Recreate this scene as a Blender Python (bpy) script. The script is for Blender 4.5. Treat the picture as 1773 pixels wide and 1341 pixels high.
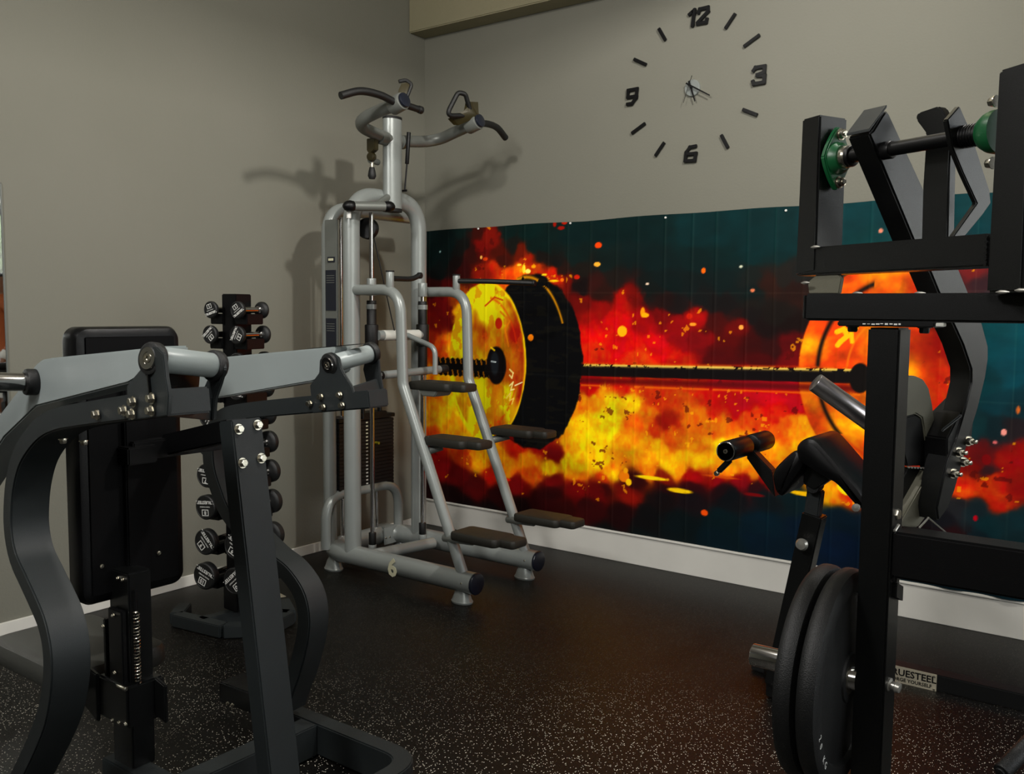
import bpy, bmesh, math, random
import numpy as np
from mathutils import Vector as V, Matrix, Quaternion
random.seed(7)
for o in list(bpy.data.objects): bpy.data.objects.remove(o)
SC = bpy.context.scene
COL = SC.collection

# ------------------------------------------------------------ camera, light, exposure
def make_camera():
    cd = bpy.data.cameras.new('camera'); co = bpy.data.objects.new('camera', cd); COL.objects.link(co)
    R = Matrix([[0.800747, 0.59894, 0.008678], [-0.056781, 0.061475, 0.996492], [0.596306, -0.798431, 0.083234]])          # camera = R * world
    co.matrix_world = Matrix.Translation(V((4.0154,-4.4275,1.4000))) @ R.transposed().to_4x4()
    cd.sensor_fit = 'HORIZONTAL'; cd.sensor_width = 36.0
    cd.lens = 36.0*1591.02/1773.0
    cd.clip_start = 0.05; cd.clip_end = 200
    SC.camera = co
make_camera()

SC.view_settings.view_transform = 'Standard'
SC.view_settings.look = 'None'
SC.view_settings.gamma = 1.0
SC.view_settings.use_curve_mapping = False
SC.view_settings.exposure = -0.15

wd = bpy.data.worlds.new('world'); SC.world = wd; wd.use_nodes = True
nt = wd.node_tree; nt.nodes.clear()
bg = nt.nodes.new('ShaderNodeBackground'); wo = nt.nodes.new('ShaderNodeOutputWorld')
sky = nt.nodes.new('ShaderNodeTexSky'); sky.sky_type = 'NISHITA'
sky.sun_disc = False; sky.sun_elevation = math.radians(38); sky.sun_rotation = math.radians(200)
mw = nt.nodes.new('ShaderNodeMix'); mw.data_type = 'RGBA'; mw.inputs[0].default_value = 0.75; mw.inputs[7].default_value = (5.0, 4.9, 4.6, 1)   # thin bright overcast over the clear sky
nt.links.new(sky.outputs[0], mw.inputs[6]); nt.links.new(mw.outputs[2], bg.inputs[0]); nt.links.new(bg.outputs[0], wo.inputs[0])
bg.inputs[1].default_value = 1.0

def area(name, loc, target, size, power, color=(1, 1, 1), sy=None):
    ld = bpy.data.lights.new(name, 'AREA'); ld.energy = power; ld.size = size; ld.color = color
    if sy: ld.shape = 'RECTANGLE'; ld.size_y = sy
    o = bpy.data.objects.new(name, ld); COL.objects.link(o)
    o.location = loc
    o.rotation_euler = (V(target)-V(loc)).to_track_quat('-Z', 'Y').to_euler()
    return o
area('lamp_or_fill', (3.45, -1.75, 3.3), (0.4, -1.2, 1.5), 0.14, 60, (1.0, 0.96, 0.9))
area('lamp_or_fill', (2.1, -3.0, 3.3), (1.2, -0.4, 1.6), 0.16, 32, (1.0, 0.96, 0.9))
area('lamp_or_fill', (4.3, -5.6, 3.4), (2.6, -1.6, 0.9), 0.9, 45, (1.0, 0.98, 0.95))  # added fill from behind the camera, brightens the faces turned to it
area('lamp_or_fill', (2.3, -5.0, 3.1), (1.95, -3.0, 1.0), 0.5, 62, (1.0, 0.98, 0.95))  # added fill aimed at the press to brighten its arms
def portal(loc, target, sx, sy):
    o = area('window_portal', loc, target, sx, 1, sy=sy); o.data.cycles.is_portal = True
portal((7.93, -2.3, 1.95), (0, -2.3, 1.95), 3.8, 2.1)

# ------------------------------------------------------------ colours and materials
def lin(c):
    r = []
    for x in c:
        x = x/255.0
        r.append(x/12.92 if x <= 0.04045 else ((x+0.055)/1.055)**2.4)
    return tuple(r)
def mat(name, rgb, rough=0.5, metal=0.0, bump=0.0, bscale=300.0, var=0.0, vscale=6.0, spec=0.5, coat=0.0):
    m = bpy.data.materials.new(name); m.use_nodes = True
    t = m.node_tree; b = t.nodes['Principled BSDF']
    c = lin(rgb)
    b.inputs['Roughness'].default_value = rough; b.inputs['Metallic'].default_value = metal
    b.inputs['Specular IOR Level'].default_value = spec
    if coat: b.inputs['Coat Weight'].default_value = coat; b.inputs['Coat Roughness'].default_value = 0.15
    tc = t.nodes.new('ShaderNodeTexCoord')
    n = t.nodes.new('ShaderNodeTexNoise'); n.inputs['Scale'].default_value = vscale; n.inputs['Detail'].default_value = 6
    t.links.new(tc.outputs['Object'], n.inputs['Vector'])
    r = t.nodes.new('ShaderNodeMapRange'); r.inputs[1].default_value = 0.3; r.inputs[2].default_value = 0.7
    r.inputs[3].default_value = 1-var; r.inputs[4].default_value = 1+var
    t.links.new(n.outputs[0], r.inputs[0])
    mx = t.nodes.new('ShaderNodeMix'); mx.data_type = 'RGBA'; mx.blend_type = 'MULTIPLY'; mx.inputs[0].default_value = 1
    mx.inputs[6].default_value = (*c, 1); t.links.new(r.outputs[0], mx.inputs[7]); t.links.new(mx.outputs[2], b.inputs['Base Color'])
    if bump > 0:
        n2 = t.nodes.new('ShaderNodeTexNoise'); n2.inputs['Scale'].default_value = bscale; n2.inputs['Detail'].default_value = 3
        t.links.new(tc.outputs['Object'], n2.inputs['Vector'])
        bp = t.nodes.new('ShaderNodeBump'); bp.inputs['Strength'].default_value = bump; bp.inputs['Distance'].default_value = 0.002
        t.links.new(n2.outputs[0], bp.inputs['Height']); t.links.new(bp.outputs[0], b.inputs['Normal'])
    return m
M = {}
M['black'] = mat('black_powder_coat', (8, 9, 9), 0.30, 0, 0.2, 900, 0.1, spec=0.5)
M['black2'] = mat('black_satin_coat', (6, 6, 7), 0.4, 0, 0.15, 900, 0.1, spec=0.3)
M['char'] = mat('charcoal_powder_coat', (28, 33, 34), 0.5, 0, 0.3, 900, 0.08)
M['grey'] = mat('grey_painted_steel', (146, 154, 153), 0.33, 0, 0.1, 700, 0.04)
M['silver'] = mat('silver_grey_paint', (142, 147, 144), 0.3, 0.2, 0.1, 700, 0.05)
M['silverd'] = mat('aged_silver_paint', (112, 115, 110), 0.4, 0.3, 0.1, 700, 0.06)
M['chrome'] = mat('chrome', (200, 198, 196), 0.14, 1.0)
M['bolt'] = mat('zinc_bolt', (205, 200, 185), 0.25, 1.0)
M['white'] = mat('white_plastic', (225, 225, 220), 0.5)
M['rubber'] = mat('black_rubber', (9, 10, 10), 0.5, 0, 0.5, 500, 0.15)
M['vinyl'] = mat('black_vinyl', (6, 6, 7), 0.34, 0, 0.2, 500, 0.05, spec=0.25)
M['vinylg'] = mat('grey_black_vinyl', (62, 63, 59), 0.45, 0, 0.3, 500, 0.05)
M['tread'] = mat('brown_black_step_rubber', (27, 25, 17), 0.6, 0, 0.6, 350, 0.1)
M['green'] = mat('green_bearing_paint', (18, 84, 46), 0.35, 0, 0.1, 500, 0.05)
M['text'] = mat('white_print', (225, 225, 220), 0.6)
M['textcream'] = mat('cream_print', (215, 212, 180), 0.6)
M['lit_grey'] = mat('lit_black_coat_grey', (104, 102, 88), 0.38, 0.1, 0.2, 500, 0.12, 9)  # grey stands in for bright reflections on the black coat
M['satin'] = mat('satin_steel', (205, 200, 202), 0.28, 1.0)
M['matte'] = mat('matt_black_board', (4, 4, 5), 0.6, 0, 0.1, 400, 0.05, spec=0.12)
M['dark'] = mat('dark_recess', (6, 6, 6), 0.7)
M['plate'] = mat('brushed_nameplate', (190, 182, 160), 0.4, 0.3, 0, 300, 0.1, 3)
M['olive'] = mat('olive_cast_bracket', (50, 44, 20), 0.4, 0.2)
M['decal'] = mat('dark_blue_decal', (22, 26, 38), 0.3)
M['paper'] = mat('white_sticker', (205, 205, 196), 0.6)
M['iron'] = mat('black_weight_stack', (7, 8, 8), 0.5, 0, 0.2, 300, 0.1)
M['steelgrip'] = mat('knurled_steel', (165, 165, 165), 0.3, 1.0, 0.6, 900)
M['skin'] = mat('skin', (120, 78, 52), 0.6)
M['cloth1'] = mat('orange_brown_shirt', (150, 74, 24), 0.8)
M['cloth2'] = mat('white_shorts', (200, 198, 190), 0.8)
M['leaf'] = mat('tree_foliage', (70, 92, 42), 0.8, 0, 0, 300, 0.5, 8)
M['bark'] = mat('tree_bark', (70, 56, 42), 0.9)
M['weld'] = mat('bare_weld_bead', (190, 188, 180), 0.35, 0.8)

# ------------------------------------------------------------ mesh helpers (all take world coordinates)
ROOT = {}
def tag(o, label=None, cat=None, group=None, kind=None):
    if label: o['label'] = label
    if cat: o['category'] = cat
    if group: o['group'] = group
    if kind: o['kind'] = kind
    return o
def thing(name, label, cat, loc, group=None):
    o = bpy.data.objects.new(name, None); COL.objects.link(o); o.location = loc
    o.empty_display_size = 0.1
    ROOT[o] = V(loc); return tag(o, label, cat, group)
def obj(name, bm, m, parent=None, smooth=True, label=None, kind=None):
    me = bpy.data.meshes.new(name)
    base = ROOT[parent] if parent is not None else V((0, 0, 0))
    if base.length > 0: bmesh.ops.translate(bm, verts=bm.verts, vec=-base)
    bmesh.ops.recalc_face_normals(bm, faces=bm.faces)
    bm.to_mesh(me); bm.free()
    ms = m if isinstance(m, (list, tuple)) else [m]
    for x in ms: me.materials.append(M[x] if isinstance(x, str) else x)
    if smooth:
        me.polygons.foreach_set('use_smooth', [True]*len(me.polygons))
        try: me.set_sharp_from_angle(angle=math.radians(35))
        except Exception: pass
    o = bpy.data.objects.new(name, me); COL.objects.link(o)
    if parent is not None: o.parent = parent; ROOT[o] = base
    else: ROOT[o] = V((0, 0, 0))
    if label: o['label'] = label
    if kind: o['kind'] = kind
    return o
def B(): return bmesh.new()
def prism(bm, pts, ext, bev=0.0):
    """polygon of 3D points pushed along the vector ext"""
    ext = V(ext); a = [bm.verts.new(V(p)) for p in pts]; b = [bm.verts.new(V(p)+ext) for p in pts]
    fs = [bm.faces.new(a), bm.faces.new(b[::-1])]
    n = len(pts)
    for i in range(n): fs.append(bm.faces.new((a[i], b[i], b[(i+1) % n], a[(i+1) % n])))
    bmesh.ops.recalc_face_normals(bm, faces=fs)
    if bev > 0:
        es = set()
        for f in fs:
            for e in f.edges: es.add(e)
        bmesh.ops.bevel(bm, geom=list(es), offset=bev, segments=2, affect='EDGES', clamp_overlap=True)
    return bm
def box(bm, lo, hi, bev=0.0, mtx=None):
    (x0, y0, z0), (x1, y1, z1) = lo, hi
    pts = [(x0, y0, z0), (x1, y0, z0), (x1, y1, z0), (x0, y1, z0)]
    if mtx is None: return prism(bm, pts, (0, 0, z1-z0), bev)
    q = [mtx @ V(p) for p in pts]
    return prism(bm, q, (mtx.to_3x3() @ V((0, 0, z1-z0))), bev)
def beam(bm, p0, p1, w, h, up=(0, 0, 1), bev=0.004):
    """square bar from p0 to p1, h along 'up', w across"""
    p0, p1 = V(p0), V(p1); d = (p1-p0).normalized(); s = d.cross(V(up)).normalized(); u = s.cross(d).normalized()
    pts = [p0+s*w/2+u*h/2, p0-s*w/2+u*h/2, p0-s*w/2-u*h/2, p0+s*w/2-u*h/2]
    return prism(bm, pts, p1-p0, bev)
def fillet(pts, r, n=7):
    pts = [V(p) for p in pts]
    if len(pts) < 3: return pts
    rs = r if isinstance(r, (list, tuple)) else [r]*len(pts)
    out = [pts[0]]
    for i in range(1, len(pts)-1):
        a, b, c = pts[i-1], pts[i], pts[i+1]; rr = rs[i]
        d1 = (a-b); d2 = (c-b); l1, l2 = d1.length, d2.length
        if rr <= 0 or l1 < 1e-6 or l2 < 1e-6: out.append(b); continue
        d1.normalize(); d2.normalize(); ang = d1.angle(d2)
        if ang > math.pi-0.02: out.append(b); continue
        t = min(rr/math.tan(ang/2), l1*0.49, l2*0.49)
        s, e = b+d1*t, b+d2*t
        for k in range(n+1):
            q = k/n; out.append(s*(1-q)**2+b*2*q*(1-q)+e*q*q)
    out.append(pts[-1]); return out
def catmull(pts, n=6):
    pts = [V(p) for p in pts]; P = [pts[0]*2-pts[1]]+pts+[pts[-1]*2-pts[-2]]; out = []
    for i in range(1, len(P)-2):
        a, b, c, d = P[i-1:i+3]
        for k in range(n):
            t = k/n
            out.append(0.5*((2*b)+(c-a)*t+(2*a-5*b+4*c-d)*t*t+(3*b-a-3*c+d)*t**3))
    out.append(pts[-1]); return out
def tube(bm, pts, r, seg=14, r2=None, closed=False, caps=True):
    """swept round tube; r2 gives an oval (r2 along the reference up)"""
    pts = [V(p) for p in pts]; n = len(pts); rings = []
    rr = r if isinstance(r, (list, tuple)) else [r]*n
    up = None
    for i in range(n):
        if closed: d = pts[(i+1) % n]-pts[i-1]
        else: d = pts[min(i+1, n-1)]-pts[max(i-1, 0)]
        d.normalize()
        if up is None:
            up = V((0, 0, 1)) if abs(d.z) < 0.9 else V((1, 0, 0))
        s = d.cross(up)
        s.normalize(); up = s.cross(d).normalized()
        rb = (r2 if r2 else rr[i])
        rings.append([bm.verts.new(pts[i]+s*math.cos(2*math.pi*k/seg)*rr[i]+up*math.sin(2*math.pi*k/seg)*(rb if r2 else rr[i])) for k in range(seg)])
    m = n if closed else n-1
    for i in range(m):
        a, b = rings[i], rings[(i+1) % n]
        for k in range(seg): bm.faces.new((a[k], a[(k+1) % seg], b[(k+1) % seg], b[k]))
    if caps and not closed:
        bm.faces.new(rings[0]); bm.faces.new(rings[-1][::-1])
    return bm
def cyl(bm, p0, p1, r, seg=20, bev=0.0):
    p0, p1 = V(p0), V(p1); d = (p1-p0).normalized(); L = (p1-p0).length
    if bev > 0:
        b = min(bev, L*0.45, r*0.6)
        return tube(bm, [p0, p0+d*b*0.3, p0+d*b, p1-d*b, p1-d*b*0.3, p1], [r-b, r-b*0.3, r, r, r-b*0.3, r-b], seg)
    return tube(bm, [p0, p1], r, seg)
def lathe(bm, p, axis, prof, seg=28):
    """prof: list of (distance along axis, radius)"""
    p = V(p); a = V(axis).normalized()
    up = V((0, 0, 1)) if abs(a.z) < 0.9 else V((1, 0, 0)); s = a.cross(up).normalized(); u = s.cross(a).normalized()
    rings = [[bm.verts.new(p+a*d+(s*math.cos(2*math.pi*k/seg)+u*math.sin(2*math.pi*k/seg))*max(r, 1e-4)) for k in range(seg)] for d, r in prof]
    for q, w in zip(rings[:-1], rings[1:]):
        for k in range(seg): bm.faces.new((q[k], q[(k+1) % seg], w[(k+1) % seg], w[k]))
    bm.faces.new(rings[0]); bm.faces.new(rings[-1][::-1])
    return bm
def bolt(bm, p, d, r=0.009, L=0.008):
    p = V(p); d = V(d).normalized()
    cyl(bm, p, p+d*0.002, r*1.25, 14)
    tube(bm, [p+d*0.002, p+d*(0.002+L*0.7), p+d*(0.002+L)], [r, r, r*0.8], 6)
    return bm
def sweep(bm, pts, n, w, th, side=1):
    """flat bar bent in the plane with unit normal n: pts is one long edge, thickness th goes to its side, width w along n"""
    pts = [V(p) for p in pts]; n = V(n).normalized(); N = len(pts); rings = []
    for i in range(N):
        d = (pts[min(i+1, N-1)]-pts[max(i-1, 0)]).normalized(); q = d.cross(n).normalized()*side
        a = pts[i]; rings.append([bm.verts.new(x) for x in (a, a+q*th, a+q*th+n*w, a+n*w)])
    for i in range(N-1):
        a, b = rings[i], rings[i+1]
        for k in range(4): bm.faces.new((a[k], a[(k+1) % 4], b[(k+1) % 4], b[k]))
    bm.faces.new(rings[0]); bm.faces.new(rings[-1][::-1])
    bmesh.ops.recalc_face_normals(bm, faces=bm.faces)
    es = [e for e in bm.edges if len(e.link_faces) == 2 and e.calc_face_angle(0) > math.radians(50)]
    bmesh.ops.bevel(bm, geom=es, offset=0.004, segments=2, affect='EDGES', clamp_overlap=True)
    return bm
def rpad(bm, c, ax, ay, az, sx, sy, sz, rc, edge=0.01, notch=None):
    """cushion: rounded rectangle sx*sy with corner radius rc, thickness sz, soft edges"""
    c, ax, ay, az = V(c), V(ax).normalized(), V(ay).normalized(), V(az).normalized()
    out = []
    for (qx, qy, a0) in ((1, 1, 0), (-1, 1, 90), (-1, -1, 180), (1, -1, 270)):
        for k in range(7):
            a = math.radians(a0+k*15); out.append((qx*(sx/2-rc)+rc*math.cos(a), qy*(sy/2-rc)+rc*math.sin(a)))
    if notch:
        out = notch(out)
    prof = [(-sz/2, edge), (-sz/2+edge*0.3, edge*0.3), (-sz/2+edge, 0), (sz/2-edge, 0), (sz/2-edge*0.3, edge*0.3), (sz/2, edge)]
    rings = []
    for h, ins in prof:
        rings.append([bm.verts.new(c+ax*(x*(1-ins/(sx/2)))+ay*(y*(1-ins/(sy/2)))+az*h) for x, y in out])
    for i in range(len(rings)-1):
        a, b = rings[i], rings[i+1]; n = len(a)
        for k in range(n): bm.faces.new((a[k], a[(k+1) % n], b[(k+1) % n], b[k]))
    bm.faces.new(rings[0][::-1]); bm.faces.new(rings[-1])
    return bm
def text_bm(s, size, mtx, ext=0.0004, spacing=1.0, offset=0.0, shear=0.0, align='CENTER'):
    cu = bpy.data.curves.new('t', 'FONT'); cu.body = s; cu.size = size; cu.extrude = ext; cu.align_x = align; cu.align_y = 'CENTER'
    cu.space_character = spacing; cu.offset = offset; cu.shear = shear; cu.resolution_u = 2
    o = bpy.data.objects.new('t', cu); COL.objects.link(o)
    bpy.context.view_layer.update()
    dg = bpy.context.evaluated_depsgraph_get(); me = bpy.data.meshes.new_from_object(o.evaluated_get(dg))
    bm = bmesh.new(); bm.from_mesh(me); bmesh.ops.transform(bm, matrix=mtx, verts=bm.verts)
    bpy.data.objects.remove(o); bpy.data.curves.remove(cu); bpy.data.meshes.remove(me)
    return bm
def frame_m(p, x, n):
    """matrix with local x -> x, local z -> n, origin p"""
    n = V(n).normalized(); x = V(x); x = (x-n*x.dot(n)).normalized(); y = n.cross(x)
    m = Matrix((x, y, n)).transposed().to_4x4(); m.translation = V(p); return m

# ------------------------------------------------------------ the room
def room_mat(name, rgb, rough, scale, strength, blot=0.06):
    m = bpy.data.materials.new(name); m.use_nodes = True; t = m.node_tree; b = t.nodes['Principled BSDF']
    b.inputs['Roughness'].default_value = rough
    tc = t.nodes.new('ShaderNodeTexCoord'); n = t.nodes.new('ShaderNodeTexNoise'); n.inputs['Scale'].default_value = 0.9; n.inputs['Detail'].default_value = 5
    t.links.new(tc.outputs['Object'], n.inputs['Vector'])
    cr = t.nodes.new('ShaderNodeValToRGB'); c = lin(rgb)
    cr.color_ramp.elements[0].position = 0.3; cr.color_ramp.elements[1].position = 0.7
    cr.color_ramp.elements[0].color = (c[0]*(1-blot), c[1]*(1-blot*0.9), c[2]*(1-blot*1.3), 1)
    cr.color_ramp.elements[1].color = (c[0]*(1+blot), c[1]*(1+blot*0.9), c[2]*(1+blot), 1)
    t.links.new(n.outputs[0], cr.inputs[0]); t.links.new(cr.outputs[0], b.inputs['Base Color'])
    n2 = t.nodes.new('ShaderNodeTexNoise'); n2.inputs['Scale'].default_value = scale; n2.inputs['Detail'].default_value = 8
    t.links.new(tc.outputs['Object'], n2.inputs['Vector'])
    bp = t.nodes.new('ShaderNodeBump'); bp.inputs['Strength'].default_value = strength; bp.inputs['Distance'].default_value = 0.003
    t.links.new(n2.outputs[0], bp.inputs['Height']); t.links.new(bp.outputs[0], b.inputs['Normal'])
    return m
M['plaster'] = room_mat('grey_plaster', (119, 118, 107), 0.75, 90, 0.25, 0.05)
M['concrete'] = room_mat('raw_concrete', (140, 134, 108), 0.9, 40, 0.9, 0.14)
M['skirt'] = mat('white_painted_plinth', (222, 220, 212), 0.5, 0, 0.2, 40, 0.06, 3)
M['ceil'] = room_mat('ceiling_plaster', (170, 168, 158), 0.8, 60, 0.3, 0.05)
def floor_mat():
    m = bpy.data.materials.new('speckled_rubber_floor'); m.use_nodes = True; t = m.node_tree; b = t.nodes['Principled BSDF']
    tc = t.nodes.new('ShaderNodeTexCoord')
    v = t.nodes.new('ShaderNodeTexVoronoi'); v.inputs['Scale'].default_value = 190; v.feature = 'F1'
    t.links.new(tc.outputs['Object'], v.inputs['Vector'])
    g = t.nodes.new('ShaderNodeSeparateColor'); t.links.new(v.outputs['Color'], g.inputs[0])
    gt = t.nodes.new('ShaderNodeMath'); gt.operation = 'GREATER_THAN'; gt.inputs[1].default_value = 0.80
    t.links.new(g.outputs[0], gt.inputs[0])
    lt = t.nodes.new('ShaderNodeMath'); lt.operation = 'LESS_THAN'; lt.inputs[1].default_value = 0.34
    t.links.new(v.outputs['Distance'], lt.inputs[0])
    mu = t.nodes.new('ShaderNodeMath'); mu.operation = 'MULTIPLY'; t.links.new(gt.outputs[0], mu.inputs[0]); t.links.new(lt.outputs[0], mu.inputs[1])
    n = t.nodes.new('ShaderNodeTexNoise'); n.inputs['Scale'].default_value = 2.2; n.inputs['Detail'].default_value = 6; t.links.new(tc.outputs['Object'], n.inputs['Vector'])
    cr = t.nodes.new('ShaderNodeValToRGB'); cr.color_ramp.elements[0].position = 0.35; cr.color_ramp.elements[1].position = 0.75
    cr.color_ramp.elements[0].color = (*lin((4, 3, 2)), 1); cr.color_ramp.elements[1].color = (*lin((11, 9, 5)), 1)
    t.links.new(n.outputs[0], cr.inputs[0])
    sx = t.nodes.new('ShaderNodeSeparateXYZ'); t.links.new(tc.outputs['Object'], sx.inputs[0])
    ad = t.nodes.new('ShaderNodeMath'); ad.operation = 'MULTIPLY_ADD'; ad.inputs[1].default_value = 0.55; t.links.new(sx.outputs[0], ad.inputs[0])
    ng = t.nodes.new('ShaderNodeMath'); ng.operation = 'MULTIPLY_ADD'; ng.inputs[1].default_value = 0.9; t.links.new(n.outputs[0], ng.inputs[0])
    sb = t.nodes.new('ShaderNodeMath'); sb.operation = 'MULTIPLY'; sb.inputs[1].default_value = -1; t.links.new(sx.outputs[1], sb.inputs[0])
    t.links.new(sb.outputs[0], ng.inputs[2]); t.links.new(ng.outputs[0], ad.inputs[2])
    zr = t.nodes.new('ShaderNodeMapRange'); zr.inputs[1].default_value = 3.1; zr.inputs[2].default_value = 3.9; zr.inputs[3].default_value = 0.10; zr.inputs[4].default_value = 1.0   # flecks faint towards the wall corner, full strength in the open aisle
    t.links.new(ad.outputs[0], zr.inputs[0])
    m2 = t.nodes.new('ShaderNodeMath'); m2.operation = 'MULTIPLY'; t.links.new(mu.outputs[0], m2.inputs[0]); t.links.new(zr.outputs[0], m2.inputs[1]); mu = m2
    mx = t.nodes.new('ShaderNodeMix'); mx.data_type = 'RGBA'; t.links.new(mu.outputs[0], mx.inputs[0]); t.links.new(cr.outputs[0], mx.inputs[6])
    mx.inputs[7].default_value = (*lin((205, 200, 184)), 1)
    t.links.new(mx.outputs[2], b.inputs['Base Color'])
    b.inputs['Roughness'].default_value = 0.45; b.inputs['Specular IOR Level'].default_value = 0.28
    n3 = t.nodes.new('ShaderNodeTexNoise'); n3.inputs['Scale'].default_value = 240; n3.inputs['Detail'].default_value = 3; t.links.new(tc.outputs['Object'], n3.inputs['Vector'])
    bp = t.nodes.new('ShaderNodeBump'); bp.inputs['Strength'].default_value = 0.5; bp.inputs['Distance'].default_value = 0.002
    t.links.new(n3.outputs[0], bp.inputs['Height']); t.links.new(bp.outputs[0], b.inputs['Normal'])
    return m
M['floor'] = floor_mat()
def struct(name, bm, m, label=None):
    o = obj(name, bm, m, None, smooth=False); o['kind'] = 'structure'
    if label: o['label'] = label
    return o
XR, YB, H = 8.0, -7.5, 3.6
struct('floor', box(B(), (-0.2, YB-0.2, -0.1), (XR+0.2, 0.2, 0)), 'floor')
struct('ceiling', box(B(), (-0.2, YB-0.2, H), (XR+0.2, 0.2, H+0.1)), 'ceil')
struct('wall_left', box(B(), (-0.15, YB, 0), (0, 0.0, H)), 'plaster')
# right wall with a window opening further along (seen only in the mirror)
WX0, WX1, WZ0, WZ1 = 4.75, 7.3, 1.05, 2.9
b = B(); box(b, (-0.15, 0, 0), (WX0, 0.15, H)); box(b, (WX1, 0, 0), (XR, 0.15, H)); box(b, (WX0, 0, 0), (WX1, 0.15, WZ0)); box(b, (WX0, 0, WZ1), (WX1, 0.15, H))
struct('wall_right', b, 'plaster')
struct('wall_back', box(B(), (-0.15, YB-0.15, 0), (XR, YB, H)), 'plaster')
FY0, FY1, FZ0, FZ1 = -4.2, -0.4, 0.9, 3.0
b = B(); box(b, (XR, YB, 0), (XR+0.15, FY0, H)); box(b, (XR, FY1, 0), (XR+0.15, 0.15, H)); box(b, (XR, FY0, 0), (XR+0.15, FY1, FZ0)); box(b, (XR, FY0, FZ1), (XR+0.15, FY1, H))
struct('wall_far', b, 'plaster')
struct('trim_1', box(B(), (0.0, -0.148, 3.10), (XR, 0, H), 0.006), 'concrete', 'raw concrete beam along the top of the mural wall')
struct('ceiling_baffle', box(B(), (2.56, YB, 3.165), (2.72, -0.148, H), 0.006), 'concrete', 'added concrete baffle under the ceiling, out of view, cutting lamp light off the upper walls')  # added beam, out of view, shades the upper walls from the lamps
struct('trim_2', box(B(), (0.0, -0.012, 0.0), (WX0-0.3, 0, 0.158), 0.002), 'skirt', 'white painted plinth strip under the mural')
b = B(); box(b, (0.0, -0.02, 0.158), (WX0-0.3, 0, 0.170), 0.003); struct('trim_3', b, 'skirt', 'thin white ledge along the top of the plinth')
struct('baseboard_left', box(B(), (0, YB, 0), (0.012, -0.02, 0.055), 0.002), 'skirt')
# windows
wf = B()
for (a, c) in (((XR+0.03, FY0, FZ0), (XR+0.09, FY0+0.06, FZ1)), ((XR+0.03, FY1-0.06, FZ0), (XR+0.09, FY1, FZ1)), ((XR+0.03, FY0, FZ0), (XR+0.09, FY1, FZ0+0.06)), ((XR+0.03, FY0, FZ1-0.06), (XR+0.09, FY1, FZ1)), ((XR+0.03, -2.33, FZ0), (XR+0.09, -2.27, FZ1))): box(wf, a, c, 0.004)
wo2 = struct('window_2', wf, 'black2')
wf = B()
for (a, c) in (((WX0, 0.03, WZ0), (WX0+0.06, 0.09, WZ1)), ((WX1-0.06, 0.03, WZ0), (WX1, 0.09, WZ1)), ((WX0, 0.03, WZ0), (WX1, 0.09, WZ0+0.06)),
               ((WX0, 0.03, WZ1-0.06), (WX1, 0.09, WZ1)), ((6.45, 0.03, WZ0), (6.51, 0.09, WZ1)), ((WX0, 0.03, 2.33), (WX1, 0.09, 2.42))): box(wf, a, c, 0.004)
wo_ = struct('window_1', wf, 'black2')
gm = bpy.data.materials.new('window_glass'); gm.use_nodes = True
t = gm.node_tree; t.nodes.clear(); go = t.nodes.new('ShaderNodeOutputMaterial'); gg = t.nodes.new('ShaderNodeBsdfTransparent'); gl = t.nodes.new('ShaderNodeBsdfGlossy'); gl.inputs['Roughness'].default_value = 0.02
gx = t.nodes.new('ShaderNodeMixShader'); gx.inputs[0].default_value = 0.06; t.links.new(gg.outputs[0], gx.inputs[1]); t.links.new(gl.outputs[0], gx.inputs[2]); t.links.new(gx.outputs[0], go.inputs[0])
for x0, x1 in ((WX0+0.06, 6.45), (6.51, WX1-0.06)):
    obj('pane', box(B(), (x0, 0.055, WZ0+0.06), (x1, 0.061, WZ1-0.06)), gm, wo_, smooth=False)
for y0, y1 in ((FY0+0.06, -2.33), (-2.27, FY1-0.06)):
    obj('pane', box(B(), (XR+0.055, y0, FZ0+0.06), (XR+0.061, y1, FZ1-0.06)), gm, wo2, smooth=False)

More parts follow.
